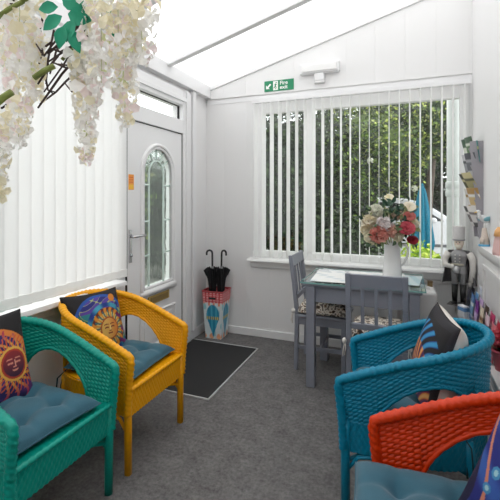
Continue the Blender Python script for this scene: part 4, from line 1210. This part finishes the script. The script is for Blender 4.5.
# ------------------------------------------------------------------ hanging wisteria
def V3(px,py,d):
    s=(px-250)/393; return Vector((d*(-.3665+s*.9304), d*(.9304+s*.3665), 1.4-d*(py-197)/393))
HUB=V3(58,-30,1.10)
ws=thing('hanging_wisteria','white silk wisteria with twigs and green leaves hanging from the ceiling','hanging flowers',HUB)
def raceme(px,py0,py1,d,r0,seed,taper=.3,pink=.15,n=None):
    rr=random.Random(seed); b=MB(); A=V3(px,py0,d)-HUB; B=V3(px+rr.uniform(-2,2),py1,d)-HUB
    ln=(B-A).length; n=n or int(ln*215)
    for k_ in range(n):
        f=(k_+rr.random())/n; R=r0*(taper+(1-taper)*(1-f)**.7)*min(1,.55+f*4)
        a=k_*2.399+rr.uniform(-.4,.4); c=A.lerp(B,f)
        d_=Vector((math.cos(a),math.sin(a),rr.uniform(-.55,.15))).normalized()
        p=c+d_*R*rr.uniform(.3,1.08); s=.038*rr.uniform(.75,1.2)*(1-.35*f)
        q=rr.random()
        base=L(253,252,249) if q<.60 else (L(247,240,214) if q<.82 else (L(250,236,236) if q<.97 else L(226,232,186)))
        t=d_.orthogonal().normalized(); t.rotate(Matrix.Rotation(rr.uniform(0,6.28),3,d_)); bt=d_.cross(t)
        # banner petal, two wings, keel
        for (w,h,ang,lft) in ((1.0,1.15,0,.25),(.6,.8,2.1,.5),(.6,.8,-2.1,.5)):
            e=t*math.cos(ang)+bt*math.sin(ang); g2=d_.cross(e)
            VV=[p-d_*s*.2, p+e*s*h*.5-g2*s*w*.45+d_*s*lft*.6, p+e*s*h*.5+g2*s*w*.45+d_*s*lft*.6, p+e*s*h*.95-g2*s*w*.25+d_*s*lft*.2, p+e*s*h*.95+g2*s*w*.25+d_*s*lft*.2, p+e*s*h*.55+d_*s*lft*.25]
            b.add(VV,[(0,1,5),(0,5,2),(1,3,5),(5,4,2),(3,4,5)],base)
    b.tube([A,B],.0010,5,col=L(200,206,160))
    return b.build('flower_raceme',M['petal'],ws,fix=False)
raceme(20,-25,142,1.08,.056,1)
raceme(4,-30,70,1.15,.036,8,taper=.6)
raceme(34,30,95,1.16,.03,9,taper=.6)
raceme(-4,112,196,.98,.034,2,taper=.5)
raceme(87,45,161,1.10,.043,3,taper=.28)
raceme(126,5,122,1.12,.046,4,taper=.35)
raceme(101,-30,85,1.05,.062,5,taper=.6)
raceme(141,-30,62,1.10,.050,6,taper=.6)
raceme(88,-30,45,1.14,.035,7,taper=.7)
raceme(118,-25,60,1.02,.055,10,taper=.6)
raceme(80,60,86,1.10,.02,12,taper=.6)
tw=[((86,48),(62,74),(38,108),.0035),((76,72),(56,92),(40,104),.003),((84,42),(60,52),(50,48),.003),((88,18),(70,34),(48,54),.0042),((54,30),(48,60),(46,84),.003),((44,14),(38,36),(36,50),.0035),
    ((84,62),(66,68),(52,62),.0028),((60,36),(44,56),(36,44),.0026),((82,56),(72,66),(58,64),.0026),((28,-6),(26,18),(22,34),.004),((20,-8),(6,10),(-4,22),.004),((36,-10),(18,4),(0,18),.0026),
    ((-6,30),(4,34),(10,28),.003),((-6,120),(4,128),(10,124),.003),((-6,108),(2,108),(8,104),.003),((52,42),(42,50),(38,70),.0032),((92,52),(84,82),(70,82),.0026),((46,80),(48,90),(54,94),.0026),((88,36),(66,50),(48,62),.003),((66,30),(56,52),(50,74),.003),((90,60),(74,58),(56,50),.0026),((58,56),(46,72),(38,84),.003),((82,84),(72,92),(64,82),.0022),((40,30),(44,46),(40,62),.003),((86,30),(64,64),(44,92),.0026)]
for i,(p,q,r_,rad) in enumerate(tw):
    d=1.12+.06*math.sin(i*1.7)
    a,bm_,c=(V3(*t_,d+.02*k_)-HUB for k_,t_ in enumerate((p,q,r_)))
    b=MB(); rad*=1.1; b.tube([a,a.lerp(bm_,.5)+Vector((0,0,.002)),bm_,bm_.lerp(c,.5),c],[rad,rad*.95,rad*.9,rad*.85,rad*.7],7)
    sp_v=(c-bm_).normalized(); b.tube([bm_,bm_+sp_v*.025+Vector((.006,0,.006))],[rad*.7,rad*.5],6)
    b.build('twig',M['twig'],ws,smooth=True)
for (p,q,rad,d) in (((-4,18),(22,2),.006,1.04),((22,2),(60,-26),.006,1.04),((34,78),(54,66),.008,1.06),((-4,104),(12,92),.009,1.0),((62,60),(76,46),.005,1.1)):
    b=MB(); b.tube([V3(*p,d)-HUB,V3((p[0]+q[0])/2,(p[1]+q[1])/2-1,d)-HUB,V3(*q,d)-HUB],rad,8); b.build('green_stem',M['stem'],ws,smooth=True)
for (px,py,dx,dy,l,w) in ((58,7,-20,1,.056,.034),(62,16,-20,12,.064,.038),(64,26,-6,20,.060,.036),(62,0,12,6,.055,.034),(74,20,-6,12,.06,.04),(72,30,6,22,.060,.036),(68,14,16,4,.06,.05),(76,-4,6,22,.06,.04),(83,4,-3,18,.055,.035),(112,32,3,3,.018,.014),(108,15,2,-6,.02,.015)):
    a=V3(px,py,1.03)-HUB; e=V3(px+dx,py+dy,1.03)-HUB
    b=MB(); leafv(b,a,e-a,(.35+rnd.uniform(-.2,.2),-1,rnd.uniform(-.2,.2)),l,w,None); b.build('leaf',M['silkleaf'],ws,smooth=True,fix=False)
zc=roofz(HUB.x)-HUB.z
MB().tube([(0,0,-.02),(0,0,zc)],.0015,6).build('hanging_wire',mat('thin_wire',(.5,.5,.5),.4,.8),ws)
b=MB(); b.tube([(-.12,.02,-.02),(-.03,0,.01),(.05,.0,.0),(.16,.03,-.02)],[.007,.009,.009,.006],8); b.build('main_branch',M['bark'],ws,smooth=True)

# ------------------------------------------------------------------ garden
def grass():
    m=mat('pale_gravel',L(176,174,168),.9,bump=.6,bscale=50,var=.2,vscale=14); return m
gr=MB(); gr.box(-16,12,-6,18,-.35,-.15); gr=gr.build('ground',grass()); struct(gr)
def bush(name,label,cat,x,y,zc,rx,ry,rz_,n,size,cols,seed,trunk=True,group='garden shrubs and trees',core=.62,base=-.15,tr=.07,lean=0):
    r=np.random.default_rng(seed)
    root=thing(name,label,cat,(x,y,base),0,group); zc=zc-base
    d=r.normal(size=(n,3)); d/=np.linalg.norm(d,axis=1)[:,None]
    lump=1+.16*np.sin(5*d[:,0]+seed)*np.cos(4*d[:,2]+seed)+.12*np.sin(9*d[:,1]+7*d[:,2]+2*seed)
    rad=(r.uniform(.72,1.04,size=n)*lump)[:,None]
    P=d*rad*np.array([rx,ry,rz_])+np.array([0,0,zc])
    a=r.normal(size=(n,3)); a[:,2]*=.6; a/=np.linalg.norm(a,axis=1)[:,None]
    nrm=d+.7*r.normal(size=(n,3)); bt=np.cross(nrm,a); bt/=np.linalg.norm(bt,axis=1)[:,None]+1e-9
    s=size*r.uniform(.6,1.3,size=(n,1))
    nn=np.cross(a,bt)
    V=np.stack([P-a*s*.5,P+bt*s*.30+nn*s*.1,P+a*s*.6,P-bt*s*.30+nn*s*.1],1).reshape(-1,3)
    F=[(4*i,4*i+1,4*i+2,4*i+3) for i in range(n)]
    ci=r.integers(0,len(cols),size=n); base_c=np.array([L(*c) for c in cols])[ci]*r.uniform(.75,1.25,size=(n,1))
    cc=np.repeat(base_c,4,axis=0)
    b=MB(); b.add(V.tolist(),F,[tuple(c) for c in cc.tolist()]); 
    # solid inner core in a darkened leaf colour, closes gaps to the sky
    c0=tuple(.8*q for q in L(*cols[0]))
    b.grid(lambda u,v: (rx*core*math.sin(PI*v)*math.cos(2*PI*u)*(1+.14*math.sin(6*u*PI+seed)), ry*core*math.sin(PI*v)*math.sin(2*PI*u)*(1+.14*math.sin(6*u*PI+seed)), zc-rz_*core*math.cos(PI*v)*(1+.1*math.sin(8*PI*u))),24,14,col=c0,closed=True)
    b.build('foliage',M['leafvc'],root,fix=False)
    if trunk:
        b=MB(); b.tube([(lean*.0,0,0),(lean*.4,.03,max(.2,zc*.5)),(lean,0,zc)],[tr,tr*.8,tr*.5],9); b.build('trunk',M['bark'],root,smooth=True)
    return root
DK=[(34,50,30),(46,66,36),(64,86,44),(30,42,28)]; MD=[(50,74,36),(74,102,44),(116,144,58),(40,58,32)]; LT=[(110,136,58),(164,178,84),(74,98,48),(178,186,116)]; YG=[(170,196,50),(140,176,40),(190,206,90)]
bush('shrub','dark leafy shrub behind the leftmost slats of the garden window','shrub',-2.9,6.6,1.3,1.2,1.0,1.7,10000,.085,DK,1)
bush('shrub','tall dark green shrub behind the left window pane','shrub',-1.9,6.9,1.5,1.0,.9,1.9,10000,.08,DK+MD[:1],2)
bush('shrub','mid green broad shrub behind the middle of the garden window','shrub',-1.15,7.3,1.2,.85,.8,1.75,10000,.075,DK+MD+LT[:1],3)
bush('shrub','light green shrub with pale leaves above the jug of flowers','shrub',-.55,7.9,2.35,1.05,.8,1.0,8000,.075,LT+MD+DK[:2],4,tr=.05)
bush('shrub','low dark shrub behind the jug of flowers','shrub',-.95,6.2,.35,.75,.6,.75,3000,.08,DK,5)
bush('tree','tree with pale grey trunk over the parked car','tree',.35,8.6,3.1,1.1,.9,1.1,8500,.08,MD+LT+DK[:3],6,tr=.10,lean=.25)
bush('tree','dark tall tree far behind the parked car','tree',-.6,13.0,2.6,2.6,1.4,2.7,5200,.16,DK,7)
bush('tree','grey green tree far behind beside the white drainpipe','tree',3.2,13.2,1.8,2.0,1.3,2.3,5200,.16,DK+MD,8)
bush('shrub','yellow green low shrub under the turquoise parasol','shrub',.22,5.6,.25,.42,.36,.50,2200,.07,YG,9)
bush('tree','dark rounded tree at the far left of the garden','tree',-4.9,8.0,1.0,1.4,1.2,1.3,5200,.13,DK,10)
bush('shrub','leafy green shrub seen through the arched door glass','shrub',-4.3,5.2,1.1,1.0,.9,1.55,6500,.10,LT+MD,11)
bush('shrub','light green hedge plant beyond the front door','shrub',-5.6,4.2,.9,1.2,1.1,1.4,3600,.11,MD,12)
# white blossoms on the shrubs
for i,(x,y,z,lab) in enumerate([(-.55,7.0,2.02,'white blossom in the light green shrub above the flowers'),(.16,7.7,1.55,'white blossom above the parked car')]):
    o=thing('garden_blossom',lab,'flower',(x,y,z),0,'white garden blossoms'); b=MB(); fluffy(b,(0,0,0),.055,60,L(244,244,238),L(230,232,216),40+i,.4); b.build('petals',M['petal'],o,fix=False)
    MB().tube([(0,0,-.02),(0,.1,-.25)],.008,6).build('stem',M['stem'],o)
# fence behind garden
fn=thing('garden_fence','dark timber fence along the far edge of the garden','fence',(-1.5,15.0,-.15))
b=MB()
for i in range(60): b.box(-9+i*.30,-9+i*.30+.28,0,.025,0,2.2)
b.build('boards',M['fence'],fn)
b=MB(); b.box(-9,9,.025,.07,.5,.6); b.box(-9,9,.025,.07,1.7,1.8); b.build('rail',M['fence'],fn)
for i in range(7):
    MB().box(-9.05+i*3,-8.95+i*3,.025,.12,0,2.3).build('post',M['fence'],fn)
# closed parasol
pr=thing('parasol','closed turquoise parasol outside the garden window','parasol',(.26,6.9,-.15))
b=MB(); b.tube([(0,0,0),(0,0,1.72)],.02,10); b.build('pole',mat('white_pole',L(220,220,220),.4),pr,smooth=True)
def pc(u,v):
    a=2*PI*u; z=1.74-1.10*v; R=np.interp(v,[0,.1,.5,.85,1],[.015,.05,.11,.15,.12])*(1+.28*math.sin(8*a+2*v))
    return (R*math.cos(a),R*math.sin(a),z-(.04*math.sin(8*a) if v>.95 else 0))
b=MB(); b.grid(pc,96,24,closed=True); b.build('canopy',M['parasol'],pr,smooth=True)
b=MB(); b.lathe([(.22,0),(.22,.05),(.05,.08),(.03,.25),(.001,.25)],20); b.build('base',mat('concrete_base',L(150,150,148),.9),pr,smooth=True)
b=MB(); b.lathe([(.02,1.715),(.024,1.74),(.01,1.77),(.001,1.772)],12); b.build('finial',M['parasol'],pr,smooth=True)
# parked car
cr_=thing('car','white car parked beyond the shrubs','car',(-.15,9.9,-.15))
body=[(-2.0,.32),(-2.05,.65),(-1.95,.95),(-1.6,1.02),(-1.25,1.46),(-.6,1.54),(.15,1.52),(.55,1.42),(1.15,1.02),(1.85,.88),(2.05,.66),(2.05,.34),(1.75,.26),(-1.7,.26)]
b=MB(); b.prism(body,'y',-.80,.80); b.build('body',M['car'],cr_,bevel=.06,seg=3)
b=MB(); b.prism([(-1.42,1.04),(-1.15,1.40),(-.28,1.44),(-.28,1.04)],'y',-.812,.812); b.prism([(-.18,1.04),(-.18,1.44),(.42,1.36),(.92,1.04)],'y',-.812,.812); b.build('side_window',M['cardark'],cr_,bevel=.01)
b=MB(); b.add([(.62,-.70,1.395),(1.14,-.70,1.03),(1.14,.70,1.03),(.62,.70,1.395)],[(0,1,2,3)]); b.build('windscreen',M['cardark'],cr_,solid=.02)
for x in (-1.30,1.30):
    for y in (-.76,.76):
        b=MB(); b.tube([(x,y-.09,.32),(x,y+.09,.32)],.32,28); wh=b.build('wheel',M['tyre'],cr_,bevel=.02)
        s=-1 if y<0 else 1; b=MB(); b.tube([(x,y+s*.09,.32),(x,y+s*.105,.32)],.20,20); b.build('hub_cap',M['chrome'],wh)
b=MB()
for y in (-.6,.6): b.ell((2.0,y,.70),(.08,.16,.09),12,8)
b.build('headlamp',mat('lamp_glass',(.8,.8,.82),.1),cr_,smooth=True)
b=MB(); b.box(-2.07,2.08,-.815,.815,.50,.56); b.build('side_trim',mat('grey_trim',L(110,112,116),.5),cr_,bevel=.01)
b=MB()
for y in (-.86,.86): b.ell((.70,y,1.06),(.08,.07,.06),12,8)
b.build('mirror',M['car'],cr_,smooth=True)
# drainpipe
dp=thing('drainpipe','thick white drainpipe outside right end of the garden window','drainpipe',(.405,3.93,-.15))
b=MB(); b.tube([(0,0,0),(0,0,1.5),(0,0,3.2)],.056,24); b.build('pipe',M['pipe'],dp,smooth=True)
b=MB(); b.lathe([(.056,1.55),(.066,1.56),(.068,1.60),(.063,1.605),(.063,1.63),(.068,1.635),(.066,1.68),(.056,1.69)],24); b.build('collar',M['pipe'],dp,smooth=True)
b=MB(); b.box(-.08,.08,-.01,.01,1.61,1.625); b.build('clip',M['pipe'],dp)

# ------------------------------------------------------------------ world, camera, render settings
w=bpy.data.worlds.new('World'); scene.world=w; w.use_nodes=True; nt=w.node_tree
bg=nt.nodes['Background']; bg.inputs['Strength'].default_value=2.6
tc=nt.nodes.new('ShaderNodeTexCoord'); sp=nt.nodes.new('ShaderNodeSeparateXYZ'); nt.links.new(tc.outputs['Generated'],sp.inputs[0])
rp=nt.nodes.new('ShaderNodeValToRGB'); rp.color_ramp.elements[0].position=0; rp.color_ramp.elements[0].color=(.80,.83,.86,1); rp.color_ramp.elements[1].position=.8; rp.color_ramp.elements[1].color=(1,1,1,1)
nt.links.new(sp.outputs['Z'],rp.inputs[0]); nt.links.new(rp.outputs[0],bg.inputs['Color'])
sun=bpy.data.lights.new('sun','SUN'); sun.energy=1.5; sun.angle=math.radians(30); sun.color=(1,.97,.92)
so=bpy.data.objects.new('sun',sun); COL.objects.link(so); so.rotation_euler=(math.radians(35),0,math.radians(-60)); so.location=(-4,-2,8)
cam=bpy.data.cameras.new('camera'); co=bpy.data.objects.new('camera',cam); COL.objects.link(co)
cam.sensor_width=36; cam.lens=36*393/500; cam.shift_y=-53/500; cam.clip_start=.02
co.location=(0,0,1.4); co.rotation_euler=(PI/2,0,math.radians(21.5)); scene.camera=co
vs=scene.view_settings; vs.view_transform='Standard'; vs.look='None'; vs.gamma=1; vs.use_curve_mapping=False; vs.exposure=0
try:
    scene.cycles.use_denoising=True; scene.cycles.max_bounces=10; scene.cycles.diffuse_bounces=6; scene.cycles.transmission_bounces=8; scene.cycles.transparent_max_bounces=16
    scene.cycles.caustics_reflective=False; scene.cycles.caustics_refractive=False; scene.cycles.sample_clamp_indirect=6
except Exception: pass
